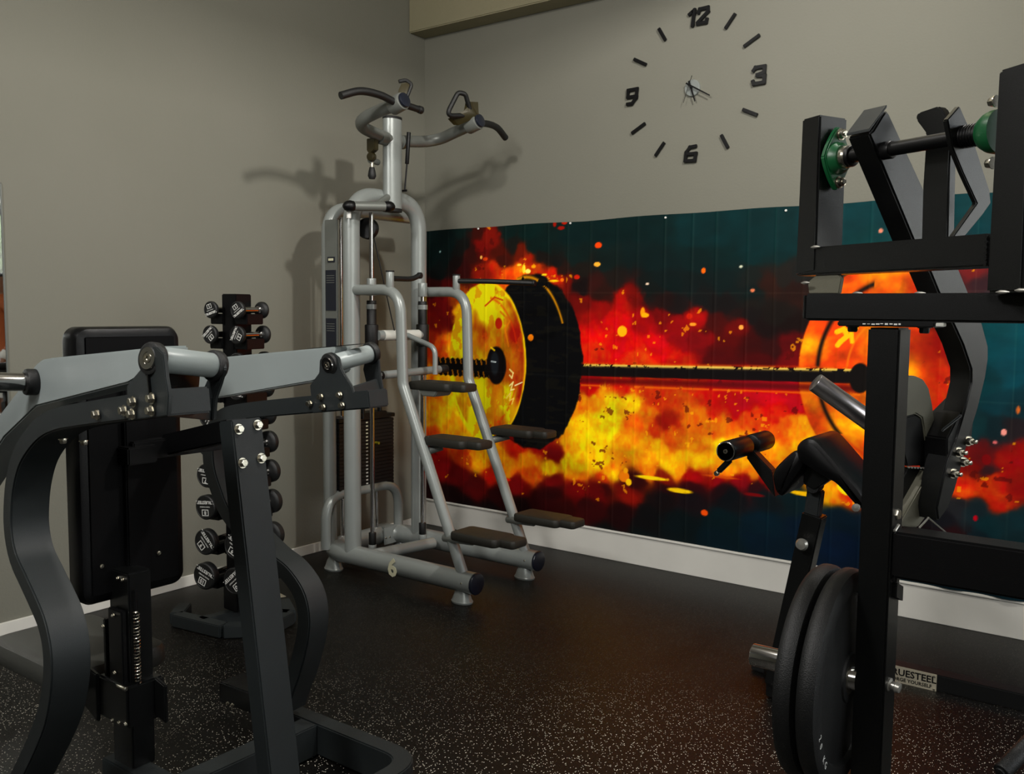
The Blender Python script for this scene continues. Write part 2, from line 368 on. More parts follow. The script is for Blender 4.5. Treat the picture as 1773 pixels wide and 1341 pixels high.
# ------------------------------------------------------------ mural banner (printed cloth, pinned to the wall)
def vnoise(x, y, seed):
    xi = np.floor(x).astype(np.int64); yi = np.floor(y).astype(np.int64); fx = x-xi; fy = y-yi
    def h(a, b):
        n = (a*374761393+b*668265263+seed*1442695041) & 0xffffffff
        n = ((n ^ (n >> 13))*1274126177) & 0xffffffff
        return ((n ^ (n >> 16)) & 0xffff)/65535.0
    fx = fx*fx*(3-2*fx); fy = fy*fy*(3-2*fy)
    return (h(xi, yi)*(1-fx)+h(xi+1, yi)*fx)*(1-fy)+(h(xi, yi+1)*(1-fx)+h(xi+1, yi+1)*fx)*fy
def fbm(x, y, seed, o=5):
    r = 0; a = 0.5; s = 0
    for i in range(o): r = r+a*vnoise(x*2**i, y*2**i, seed+i*17); s += a; a *= 0.5
    return r/s
def paint_mural(X, Z):
    """printed artwork of a burning barbell: colour swatches spread with warped brush-like edges, then the barbell drawn over them"""
    A = np.array([(0.31,1.78,16,16,14),(0.27,1.67,24,8,8),(0.63,1.69,70,20,12),(0.93,1.70,30,22,18),(1.03,1.67,26,22,20),(0.71,1.80,26,26,22),(0.88,1.78,8,34,32),(1.21,1.53,26,12,12),(0.12,1.61,8,14,14),(0.34,1.63,60,8,8),(1.34,1.49,50,20,14),(1.65,1.51,16,24,22),(1.79,1.43,30,18,18),(1.93,1.46,18,22,22),(2.08,1.44,24,18,18),(2.20,1.39,26,18,18),(2.29,1.32,30,12,12),(2.20,1.50,10,28,28),(1.75,1.51,8,28,28),(1.19,0.49,226,180,8),(1.42,0.49,226,170,10),(1.63,0.52,220,130,8),(1.84,0.55,224,150,10),(2.04,0.57,222,130,14),(2.23,0.59,214,110,16),(2.41,0.61,200,90,16),(1.91,0.47,60,8,14),(2.07,0.48,40,10,16),(2.26,0.51,60,10,18),(1.74,0.45,50,8,10),(1.03,0.34,60,4,6),(1.38,0.41,70,6,8),(0.86,0.43,200,90,8),(0.05,1.90,3,26,26),(0.22,1.82,3,24,24),(0.17,1.71,3,20,20),(0.31,1.89,6,30,28),(0.05,1.75,3,26,26),(0.45,1.88,70,16,10),(0.54,1.84,130,20,8),(0.47,1.78,120,14,8),(0.61,1.74,90,20,8),(0.40,1.73,60,14,10),(0.67,1.87,6,34,32),(0.84,1.87,5,38,36),(0.96,1.79,8,34,32),(0.78,1.75,110,30,10),(0.81,1.71,170,40,8),(0.59,1.64,190,50,6),(0.76,1.63,225,110,8),(0.89,1.63,190,60,10),(0.67,1.61,220,90,5),(0.50,1.61,150,30,6),(1.01,1.59,200,40,8),(1.11,1.57,120,20,12),(1.07,1.63,50,22,16),(1.16,1.85,4,34,34),(1.16,1.72,12,34,32),(1.20,1.62,34,26,20),(1.28,1.53,60,20,16),(1.21,1.46,120,16,12),(1.35,1.84,4,34,34),(1.39,1.68,14,32,30),(1.43,1.56,34,24,20),(1.53,1.83,4,34,34),(1.54,1.71,10,32,32),(1.71,1.83,4,34,34),(1.71,1.68,8,32,32),(1.87,1.82,2,44,46),(1.88,1.67,6,34,34),(2.03,1.84,2,44,46),(2.04,1.70,5,38,38),(2.19,1.86,2,44,46),(2.19,1.72,2,44,46),(2.33,1.88,2,44,46),(2.37,1.74,2,44,46),(1.71,1.55,10,26,26),(1.88,1.52,12,26,26),(2.04,1.55,10,30,30),(2.20,1.58,24,30,28),(2.29,1.55,52,24,16),(2.20,1.46,30,24,20),(2.37,1.60,36,30,26),(2.43,1.52,46,20,14),(2.35,1.40,30,20,16),(2.41,1.35,26,10,8),(2.53,1.87,0,56,60),(2.69,1.86,0,56,60),(2.85,1.88,0,56,60),(3.00,1.87,0,56,60),(3.14,1.91,0,56,60),(2.54,1.74,0,56,60),(2.75,1.73,0,60,62),(2.49,1.60,30,30,28),(1.32,1.40,150,14,12),(1.49,1.43,170,20,14),(1.54,1.46,120,16,12),(1.44,1.33,196,16,20),(1.29,1.27,206,20,18),(1.33,1.17,200,40,12),(1.48,1.21,200,12,20),(1.62,1.34,150,8,12),(1.72,1.38,120,10,12),(1.82,1.34,140,8,12),(1.90,1.39,160,16,12),(1.82,1.25,150,6,14),(1.69,1.21,196,10,20),(1.92,1.25,130,6,12),(2.02,1.34,80,14,12),(2.14,1.32,110,14,12),(2.08,1.23,90,10,10),(2.21,1.23,70,10,10),(2.30,1.23,60,12,12),(2.39,1.24,100,10,14),(1.62,1.13,210,70,14),(1.83,1.15,190,30,14),(2.05,1.15,90,10,12),(2.27,1.16,80,8,10),(2.42,1.17,120,8,14),(1.72,1.46,40,16,14),(1.98,1.45,24,18,18),(2.14,1.39,40,18,16),(0.06,1.53,60,10,10),(0.17,1.53,80,8,10),(0.12,1.42,110,4,10),(0.22,1.37,100,6,8),(0.07,1.31,120,14,8),(0.27,1.46,150,60,6),(0.05,1.20,150,40,10),(0.15,1.17,190,80,6),(0.31,1.39,226,170,4),(0.34,1.25,228,180,4),(0.27,1.17,220,150,4),(0.20,0.93,222,170,6),(0.05,0.87,214,120,6),(0.05,0.71,220,150,10),(0.17,0.72,226,170,8),(0.32,0.81,228,196,6),(0.27,0.66,222,150,4),(0.41,0.67,220,180,4),(0.05,0.62,200,80,10),(0.05,0.45,150,16,12),(0.13,0.38,130,8,12),(0.05,0.22,40,4,6),(0.22,0.21,30,2,4),(0.27,0.36,100,6,10),(0.32,0.48,170,60,8),(0.46,0.46,220,150,6),(0.41,0.30,90,4,6),(0.60,0.49,224,160,4),(0.69,0.44,214,130,6),(0.55,0.39,170,30,10),(0.77,0.56,190,40,10),(0.90,0.61,160,10,14),(0.84,0.50,222,140,4),(0.77,0.35,120,6,10),(0.60,0.25,50,2,4),(0.78,0.21,30,2,2),(1.02,0.55,120,10,16),(1.00,0.48,226,180,6),(1.13,0.53,230,190,4),(1.14,0.61,224,150,4),(1.22,0.87,222,130,20),(1.26,0.77,226,180,6),(1.22,0.64,226,190,6),(1.33,0.91,218,150,30),(1.37,0.75,228,200,6),(1.41,0.88,224,190,10),(1.34,0.55,226,184,6),(1.49,0.69,222,150,6),(1.52,0.89,222,180,10),(1.56,0.77,216,110,10),(1.63,0.83,200,110,30),(1.66,0.93,190,60,12),(1.70,0.75,190,60,10),(1.75,0.80,150,30,12),(1.80,0.72,206,100,20),(1.83,0.91,190,70,12),(1.86,1.01,200,50,16),(1.48,0.98,200,40,16),(1.29,0.97,190,20,20),(1.70,0.65,224,160,20),(1.60,0.58,226,150,10),(1.42,0.52,220,130,6),(1.81,0.60,226,170,10),(1.94,0.71,216,130,20),(1.90,0.86,206,110,20),(2.00,0.92,190,30,20),(2.06,0.99,180,14,24),(2.03,0.80,210,110,14),(2.16,0.93,184,4,28),(2.18,1.02,176,4,28),(2.31,0.97,184,4,30),(2.41,1.01,184,6,30),(2.45,0.95,180,10,30),(2.22,0.85,200,70,16),(2.34,0.89,190,30,22),(2.37,0.82,206,90,14),(2.19,0.76,222,140,14),(2.07,0.69,230,180,16),(1.97,0.62,228,176,12),(2.10,0.60,226,150,10),(2.34,0.71,226,150,10),(2.46,0.84,220,140,14),(2.52,0.73,226,170,10),(2.41,0.63,222,130,14),(2.63,0.71,230,180,12),(2.23,0.64,224,150,10),(1.19,0.47,216,120,6),(1.03,0.40,110,6,8),(1.19,0.38,120,6,8),(1.38,0.45,200,70,8),(1.56,0.46,60,4,6),(1.53,0.39,130,20,10),(1.34,0.38,110,6,8),(1.74,0.48,140,30,10),(1.91,0.52,160,20,20),(2.04,0.53,150,10,22),(2.17,0.53,140,6,20),(2.32,0.57,150,20,16),(1.74,0.40,20,10,12),(1.91,0.42,26,14,20),(2.11,0.45,10,16,22),(2.29,0.47,10,24,30),(2.44,0.49,8,34,40),(0.95,0.26,60,2,4),(1.11,0.22,60,6,4),(1.31,0.28,60,4,6),(1.50,0.27,40,4,6),(1.68,0.27,12,10,12),(1.85,0.26,6,22,26),(2.08,0.32,2,30,36),(2.08,0.23,0,28,38),(2.30,0.33,0,34,48),(2.30,0.24,0,28,44),(2.53,0.33,0,28,50),(2.67,0.30,0,26,52),(2.67,0.41,0,28,44),(1.39,0.12,10,12,12),(1.64,0.13,6,18,20),(1.03,0.10,24,4,6),(0.78,0.14,20,2,4),(0.55,0.14,16,2,4),(0.32,0.13,14,2,4),(2.64,0.55,226,150,14),(2.72,0.53,214,80,12),(2.74,0.62,228,180,12),(2.79,0.70,220,120,14),(2.85,0.52,180,40,14),(2.80,0.43,6,28,44),(3.02,1.28,200,50,14),(3.00,1.20,190,30,14),(3.08,1.15,200,50,20),(3.03,1.05,190,50,16),(2.97,0.83,220,120,16),(2.95,0.72,224,110,20),(3.10,1.26,150,24,16),(3.11,1.36,90,20,20),(3.11,1.56,70,30,34),(3.22,1.56,60,34,40),(3.20,1.59,120,40,40),(3.09,1.46,130,30,20),(3.21,1.36,8,66,70),(3.30,1.41,12,78,84),(3.38,1.41,16,80,88),(3.30,1.26,10,72,80),(3.40,1.17,12,72,82),(3.27,1.11,8,60,66),(3.36,1.02,10,56,64),(3.25,0.91,14,52,56),(3.34,0.91,12,40,46),(3.42,0.92,40,30,34),(3.29,0.78,110,26,28),(3.24,0.75,130,24,18),(3.19,0.64,196,48,14),(3.24,0.62,206,60,16),(3.33,0.63,200,56,20),(3.37,0.66,190,44,18),(3.43,0.77,150,30,28),(3.43,0.67,150,26,24),(3.33,0.71,60,30,34),(3.38,0.59,176,44,20),(3.22,0.54,40,40,44),(3.29,0.53,26,44,50),(3.34,0.48,12,52,58),(3.43,0.52,12,46,52),(3.15,0.48,20,20,28),(3.06,0.39,20,8,12),(3.18,0.42,46,10,14),(3.30,0.40,14,36,44),(3.43,0.37,8,44,50),(3.07,0.25,2,30,40),(3.31,0.24,2,34,44),(3.45,1.02,12,50,58),(3.58,1.27,12,70,78),(3.61,0.67,80,30,28),(3.63,0.30,4,36,44),(3.56,1.75,4,60,66),(3.35,1.75,2,60,66),(3.79,1.05,8,60,66)])
    calm = np.clip((Z-0.36)/0.35, 0.22, 1); w1 = fbm(X*3.2, Z*3.2, 3)-0.5; w2 = (fbm(X*3.2, Z*3.2, 9)-0.5)*calm
    w3 = fbm(X*14, Z*14, 21, 4)-0.5; w4 = (fbm(X*14, Z*14, 33, 4)-0.5)*calm
    xx = X+w1*0.08+w3*0.075; zz = Z+w2*0.08+w4*0.07
    d = (xx[..., None]-A[:, 0])**2+((zz[..., None]-A[:, 1])*1.15)**2
    wt = 1.0/(d+0.0008)**3.0; wt /= wt.sum(-1, keepdims=True)
    C = wt @ A[:, 2:5]
    C *= (0.84+0.32*fbm(X*9, Z*16, 51, 5))[..., None]                   # brush mottling
    hot = np.clip((C[..., 0]-120)/80, 0, 1)
    st = fbm(X*40, Z*26, 77, 4); C[..., 1] += hot*(st-0.5)*70; 
    warm = C[..., 0] > 90
    fleck = (fbm(X*30, Z*30, 91, 3) > 0.79) & warm
    C[fleck] = C[fleck]*0.35+np.array([235, 170, 20])*0.65
    drk = (fbm(X*20, Z*26, 95, 4) > 0.70) & (fbm(X*3, Z*3, 96, 2) > 0.5) & warm
    C[drk] = C[drk]*0.45+np.array([120, 8, 4])*0.4
    def blend(mask, col, a=1.0):
        mk = np.clip(mask, 0, 1)[..., None]*a
        C[:] = C*(1-mk)+np.array(col, float)*mk
    def ell(cx, cz, a, b2, soft=0.012, wob=0.0):
        r = np.sqrt(((X-cx)/a)**2+((Z-cz)/b2)**2)+wob*(w3)
        return np.clip((1-r)*min(a, b2)/soft+0.5, 0, 1)
    # left plate: tyre tread ellipse behind, burning face before it
    (p0x, p0z), (p1x, p1z), (p2x, p2z), (p3x, p3z) = (1.2136,1.1272), (0.8167,1.0843), (0.8856,1.5888), (1.0439,0.5761)
    cz = (p2z+p3z)/2+0.01; b2 = (p2z-p3z)/2+0.015
    rimc = p1x-0.13; face_a = 0.16
    tyre = ell(p0x-0.36, cz, 0.36, b2, 0.01, 0.10)*(X > p1x-0.22)
    blend(tyre, (3, 4, 7))
    g = tyre*(fbm(X*12, Z*40, 5, 3) > 0.62); blend(g, (26, 22, 12), 0.5)
    fl = np.clip((0.62+0.10*w1*8-Z-(X-p1x)*0.15+w4*0.10)/0.05, 0, 1)*tyre; fq = fbm(X*16, Z*16, 41, 4)[..., None]; fc = np.where(fq > 0.52, np.array([206, 130, 6.]), np.array([120, 12, 10.])); C[:] = C*(1-fl[..., None])+fc*fl[..., None]
    face = ell(p1x-0.30, cz-0.01, 0.30, b2-0.03, 0.008, 0.05)
    Af = A[:, :]; fcol = np.zeros_like(C)
    tt = fbm(X*7+3, Z*4, 61, 5); rr = np.sqrt(((X-(p1x-0.30))/0.30)**2+((Z-cz+0.01)/(b2-0.03))**2)
    fy = np.clip((tt-0.34)*2.6+0.62-np.clip((rr-0.66)*2.6, 0, 0.9)*(X > p1x-0.24)+np.clip((rr-0.93)*14, 0, 0.9), 0, 1)[..., None]
    fcol = np.array([158, 26, 8])*(1-fy)+np.array([212, 196, 2])*fy
    yl = (fbm(X*18, Z*12, 71, 4) > 0.60)[..., None]; fcol = np.where(yl, fcol*0.6+np.array([200, 92, 0])*0.4, fcol)
    mk = (face*(X > -0.1))[..., None]; C[:] = C*(1-mk)+fcol*mk
    ring = np.exp(-((rr-0.985)/0.014)**2)*(X > p1x-0.3); blend(ring, (240, 190, 20), 0.85)
    ring2 = np.exp(-((rr-0.80)/0.018)**2)*(X > p1x-0.28)*(w3 > -0.05); blend(ring2, (205, 60, 10), 0.6)
    # glowing rim streak on the tread
    e = np.sqrt(((X-(p0x-0.40))/0.30)**2+((Z-cz)/(b2*0.98))**2)
    blend(np.exp(-((e-0.985)/0.022)**2)*(Z > cz+b2*0.45)*(X > p1x-0.08)*(w4 > -0.12), (220, 150, 10), 0.9)
    # strokes of script on the plate
    def stroke(pts, w, col, a=1.0):
        for (ax, az), (bx, bz) in zip(pts[:-1], pts[1:]):
            L2 = (bx-ax)**2+(bz-az)**2+1e-9; t_ = np.clip(((X-ax)*(bx-ax)+(Z-az)*(bz-az))/L2, 0, 1)
            dd = np.hypot(X-ax-t_*(bx-ax), Z-az-t_*(bz-az)); blend(np.clip((w-dd)/0.004+0.5, 0, 1), col, a)
    stroke([(0.6968,1.0444), (0.7230,1.0247), (0.7147,0.9929), (0.6971,1.0095)], 0.004, (235, 215, 150))
    stroke([(0.6978,0.9466), (0.7237,0.9690), (0.7068,0.9191), (0.7328,0.9276)], 0.004, (235, 215, 150))
    stroke([(0.6724,0.8678), (0.7070,0.9051), (0.6988,0.8555), (0.7291,0.8715), (0.7164,0.8356)], 0.004, (235, 195, 110))
    stroke([(0.7369,0.9488), (0.7925,0.9727)], 0.003, (240, 230, 190))
    stroke([(0.6232,1.3911), (0.6936,1.3363), (0.6593,1.2872), (0.6866,1.1834)], 0.006, (205, 120, 10))
    stroke([(0.5070,1.4254), (0.5782,1.4781), (0.6400,1.4607)], 0.005, (190, 70, 10))
    # threaded sleeve and collar
    s0 = (0.1085,1.0400); s1 = (0.5461,1.0588); hh = 0.058
    sl = (X > s0[0])*(X < s1[0])*np.clip((hh-np.abs(Z-s0[1]-0.004*np.sin(X*160)))/0.006, 0, 1)
    blend(sl, (10, 7, 6)); blend(sl*(np.sin(X*150+Z*40) > 0.72)*(np.abs(Z-s0[1]) > 0.02), (190, 120, 20), 0.8)
    blend(np.exp(-((X-s0[0])/0.012)**2)*(np.abs(Z-s0[1]) < hh), (220, 120, 10), 0.9)
    cc_ = (0.5953,1.0645); blend(ell(cc_[0], cc_[1], 0.075, 0.115, 0.008, 0.1), (12, 6, 8)); blend(ell(cc_[0]-0.012, cc_[1]+0.012, 0.03, 0.07, 0.01, 0.2), (30, 34, 40))
    stroke([(0.5541,1.1724), (0.5811,1.1556)], 0.005, (230, 190, 30)); stroke([(0.5549,1.0875), (0.5906,1.0855)], 0.003, (220, 220, 220))
    # right plate
    (qx, qz) = (2.4587,1.1245); (q2x, q2z) = (2.6792,1.5749); (q3x, q3z) = (2.6316,0.6870)
    rc = qx+0.46; rb = 0.53
    e = np.sqrt(((X-rc)/0.46)**2+((Z-qz-0.01)/rb)**2)
    rp = np.clip((1-e)*0.46/0.008+0.5, 0, 1)*(X < rc+0.36)
    tt = fbm(X*6, Z*8, 161, 5); fy = np.clip((tt-0.33)*2.4, 0, 1)[..., None]
    fcol = np.array([204, 70, 6])*(1-fy)+np.array([232, 168, 10])*fy
    rd = np.clip((X-rc-0.05)/0.18+w1*2, 0, 1)[..., None]; fcol = fcol*(1-rd)+np.array([142, 26, 12])*rd
    fcol = fcol*(0.75+0.5*fbm(X*15, Z*15, 181, 4))[..., None]; mk = (rp*np.clip((rc+0.16-X+w1*0.2)/0.10, 0, 1))[..., None]; C[:] = C*(1-mk)+fcol*mk
    blend(np.exp(-((e-0.80)/0.022)**2)*(X < rc-0.12)*(Z > qz-0.30), (22, 12, 8), 0.95)
    blend(np.exp(-((e-0.80)/0.02)**2)*(X < rc-0.1)*(Z <= qz-0.30), (190, 60, 10), 0.8)
    blend(np.exp(-((e-0.5)/0.012)**2)*(X < rc+0.05), (226, 130, 20), 0.7)
    stroke([(2.6355,1.3112), (2.6674,1.3255), (2.6847,1.2932), (2.6535,1.2651), (2.6406,1.2482)], 0.012, (238, 176, 60))
    stroke([(2.6994,1.3261), (2.7071,1.2665)], 0.010, (238, 176, 60)); stroke([(2.6837,1.3204), (2.7258,1.3320)], 0.008, (238, 176, 60))
    # bar
    b0 = (1.2069,1.0643); b1 = (2.7557,1.1054)
    tx = (X-b0[0])/(b1[0]-b0[0]); zc = b0[1]+(b1[1]-b0[1])*tx
    on_ = (tx > 0)*(tx < 1); dz = Z-zc
    blend(on_*np.clip((0.036-np.abs(dz))/0.004, 0, 1), (14, 8, 9))
    blend(on_*np.exp(-((dz-0.030)/0.009)**2)*(fbm(X*60, Z*90, 7, 3)+0.22*np.sin(tx*3.1) > 0.55), (236, 200, 110), 0.95)
    blend(on_*np.exp(-((dz-0.040)/0.006)**2), (190, 70, 20), 0.5)
    blend(on_*np.exp(-((dz+0.058)/0.022)**2), (92, 4, 12), 0.8)
    blend(on_*np.exp(-((dz+0.086)/0.006)**2)*(w4 > -0.2), (232, 130, 40), 0.7)
    cc_ = (2.7508,1.0970); blend(ell(cc_[0], cc_[1], 0.05, 0.07, 0.006), (16, 10, 8)); 
    # sparks and petals of fire
    for (sx, sz), r1, r2, col in [((1.056,1.872),0.0238,0.0098,(150,24,12)),((1.012,1.897),0.0120,0.0164,(150,30,14)),((1.079,1.901),0.0197,0.0098,(170,40,14)),((1.305,1.765),0.0225,0.0160,(220,80,30)),((1.299,1.660),0.0226,0.0128,(236,170,80)),((1.466,1.290),0.0291,0.0286,(238,170,30)),((1.593,1.396),0.0141,0.0281,(226,150,50)),((1.608,1.380),0.0246,0.0125,(232,170,60)),((1.942,1.613),0.0129,0.0148,(226,110,50)),((2.146,1.629),0.0092,0.0058,(210,200,180)),((1.618,1.548),0.0105,0.0062,(220,190,170)),((1.891,1.335),0.0197,0.0090,(226,150,70)),((2.156,1.324),0.0123,0.0117,(232,160,90)),((2.211,1.510),0.0121,0.0086,(200,120,90)),((1.870,1.377),0.0165,0.0151,(190,40,14)),((1.984,0.348),0.0196,0.0154,(226,90,20)),((1.838,0.447),0.0737,0.0125,(232,190,20)),((2.253,0.478),0.0544,0.0089,(120,20,24)),((1.671,0.496),0.0974,0.0095,(236,200,30)),((2.072,0.549),0.0944,0.0060,(200,90,20)),((2.425,0.523),0.0348,0.0058,(236,200,120)),((2.512,0.517),0.0732,0.0114,(232,180,20)),((2.717,0.579),0.0533,0.0443,(238,214,16)),((0.793,1.644),0.0127,0.0271,(240,210,80)),((0.823,1.630),0.0209,0.0135,(240,220,120)),((0.759,1.669),0.0170,0.0068,(240,200,90)),((0.864,1.657),0.0166,0.0101,(232,160,40)),((0.943,1.608),0.0204,0.0067,(236,200,70)),((1.009,1.571),0.0361,0.0066,(236,190,50)),((1.068,1.576),0.0119,0.0099,(230,120,30)),((0.473,1.721),0.0090,0.0105,(226,170,100)),((0.505,1.710),0.0179,0.0105,(200,70,20)),((0.848,1.240),0.0210,0.0205,(226,130,20)),((1.498,0.485),0.0329,0.0324,(226,130,20)),((1.528,0.456),0.0182,0.0194,(238,190,60)),((1.508,0.519),0.0146,0.0162,(230,160,30)),((3.365,0.896),0.0111,0.0150,(226,150,140)),((3.334,0.850),0.0089,0.0075,(200,110,110)),((3.304,0.771),0.0203,0.0228,(130,22,26)),((3.270,0.505),0.0092,0.0129,(180,20,40)),((2.817,1.778),0.0102,0.0105,(200,130,110)),((3.413,0.995),0.0065,0.0173,(200,110,60)),((0.136,1.766),0.0073,0.0054,(170,190,190)),((1.167,1.591),0.0194,0.0130,(190,40,14)),((0.611,1.321),0.0264,0.0349,(180,40,8)),((0.669,0.371),0.0440,0.0107,(200,40,14))]:
        blend(ell(sx, sz, r1, r2, 0.004, 0.25), col)
    # cloth creases (thin pale lines along the folds)
    for k in range(40):
        xk = 0.045+k*0.152+0.012*math.sin(k*2.3); blend(np.exp(-((X-xk+0.003*np.sin(Z*3+k))/0.0028)**2), (200, 190, 150), 0.07)
    for zk in (0.62, 1.02, 1.50): blend(np.exp(-((Z-zk-0.004*np.sin(X*2))/0.004)**2), (190, 190, 160), 0.07)
    C = np.clip(C, 0, 255)
    C[..., 0] *= 0.96
    return 255*(C/255)**1.32
def make_mural():
    x0, x1, z0, z1 = 0.004, 3.98, 0.172, 1.905
    nx, nz = 800, 348
    xs = np.linspace(x0, x1, nx); zs = np.linspace(0, 1, nz)
    X, T = np.meshgrid(xs, zs)
    top = z1-0.010+0.005*np.abs(np.sin(X*2.3+0.4))+0.002*np.sin(X*9)+0.022*np.clip(X/3.2, 0, 1)
    Z = z0+(top-z0)*T
    Cc = paint_mural(X, Z)
    Y = -0.006-0.004*np.sin(X*5+Z*1.5)**2
    for k in range(40):
        xk = 0.045+k*0.152+0.012*math.sin(k*2.3); Y = Y-0.0020*np.exp(-((X-xk)/0.006)**2)
    right = np.clip((X-2.95)/0.25, 0, 1); Y = Y-right*0.022*(0.5+0.5*np.sin(X*26+Z*1.2+1.5*np.sin(Z*2)))
    me = bpy.data.meshes.new('mural_banner')
    co = np.stack([X, Y, Z], -1).reshape(-1, 3).astype(np.float32)
    idx = np.arange(nx*nz).reshape(nz, nx)
    q = np.stack([idx[:-1, :-1], idx[:-1, 1:], idx[1:, 1:], idx[1:, :-1]], -1).reshape(-1, 4).astype(np.int32)
    me.vertices.add(len(co)); me.vertices.foreach_set('co', co.ravel())
    me.loops.add(q.size); me.loops.foreach_set('vertex_index', q.ravel())
    me.polygons.add(len(q)); me.polygons.foreach_set('loop_start', np.arange(0, q.size, 4, dtype=np.int32)); me.polygons.foreach_set('loop_total', np.full(len(q), 4, np.int32))
    me.update(calc_edges=True); me.polygons.foreach_set('use_smooth', [True]*len(q))
    ca = me.color_attributes.new('print', 'FLOAT_COLOR', 'POINT')
    s = Cc.reshape(-1, 3)/255.0; l = np.where(s <= 0.04045, s/12.92, ((s+0.055)/1.055)**2.4)
    ca.data.foreach_set('color', np.concatenate([l, np.ones((len(l), 1))], 1).astype(np.float32).ravel())
    m = bpy.data.materials.new('printed_cloth'); m.use_nodes = True; t = m.node_tree; b = t.nodes['Principled BSDF']
    at = t.nodes.new('ShaderNodeAttribute'); at.attribute_name = 'print'
    hs = t.nodes.new('ShaderNodeHueSaturation'); hs.inputs['Value'].default_value = 2.15; hs.inputs['Saturation'].default_value = 1.03
    t.links.new(at.outputs['Color'], hs.inputs['Color']); t.links.new(hs.outputs[0], b.inputs['Base Color'])
    b.inputs['Roughness'].default_value = 0.7; b.inputs['Specular IOR Level'].default_value = 0.15
    tc = t.nodes.new('ShaderNodeTexCoord'); w = t.nodes.new('ShaderNodeTexNoise'); w.inputs['Scale'].default_value = 600; t.links.new(tc.outputs['Object'], w.inputs['Vector'])
    bp = t.nodes.new('ShaderNodeBump'); bp.inputs['Strength'].default_value = 0.25; bp.inputs['Distance'].default_value = 0.001; t.links.new(w.outputs[0], bp.inputs['Height']); t.links.new(bp.outputs[0], b.inputs['Normal'])
    me.materials.append(m)
    th = thing('mural_banner', 'long printed cloth mural of a burning barbell pinned to the right wall', 'mural', (2.0, 0, 0.17))
    o = bpy.data.objects.new('printed_cloth', me); COL.objects.link(o); o.parent = th; o.location = -ROOT[th]; ROOT[o] = ROOT[th]
    for x in (0.45, 1.12, 1.72, 2.37, 3.05):
        z = 1.905+0.002; b2 = B(); cyl(b2, (x, 0, z-0.012), (x, -0.016, z-0.012), 0.006, 10, 0.002); obj('tack', b2, 'white', th)
make_mural()

# ------------------------------------------------------------ mirror on the left wall
mm = bpy.data.materials.new('mirror_glass'); mm.use_nodes = True; pb = mm.node_tree.nodes['Principled BSDF']
pb.inputs['Metallic'].default_value = 1; pb.inputs['Roughness'].default_value = 0.02; pb.inputs['Base Color'].default_value = (0.85, 0.87, 0.86, 1)
th = thing('wall_mirror', 'large frameless mirror on the left wall at the photo edge', 'mirror', (0, -3.4, 0.75))
obj('mirror_pane', box(B(), (0.001, -4.3, 0.75), (0.008, -2.612, 1.903), 0.001), mm, th, smooth=False)
b = B(); box(b, (0.001, -2.612, 0.745), (0.012, -2.606, 1.908), 0.001); box(b, (0.001, -4.3, 1.903), (0.012, -2.606, 1.909), 0.001); obj('edge_trim', b, 'silverd', th)

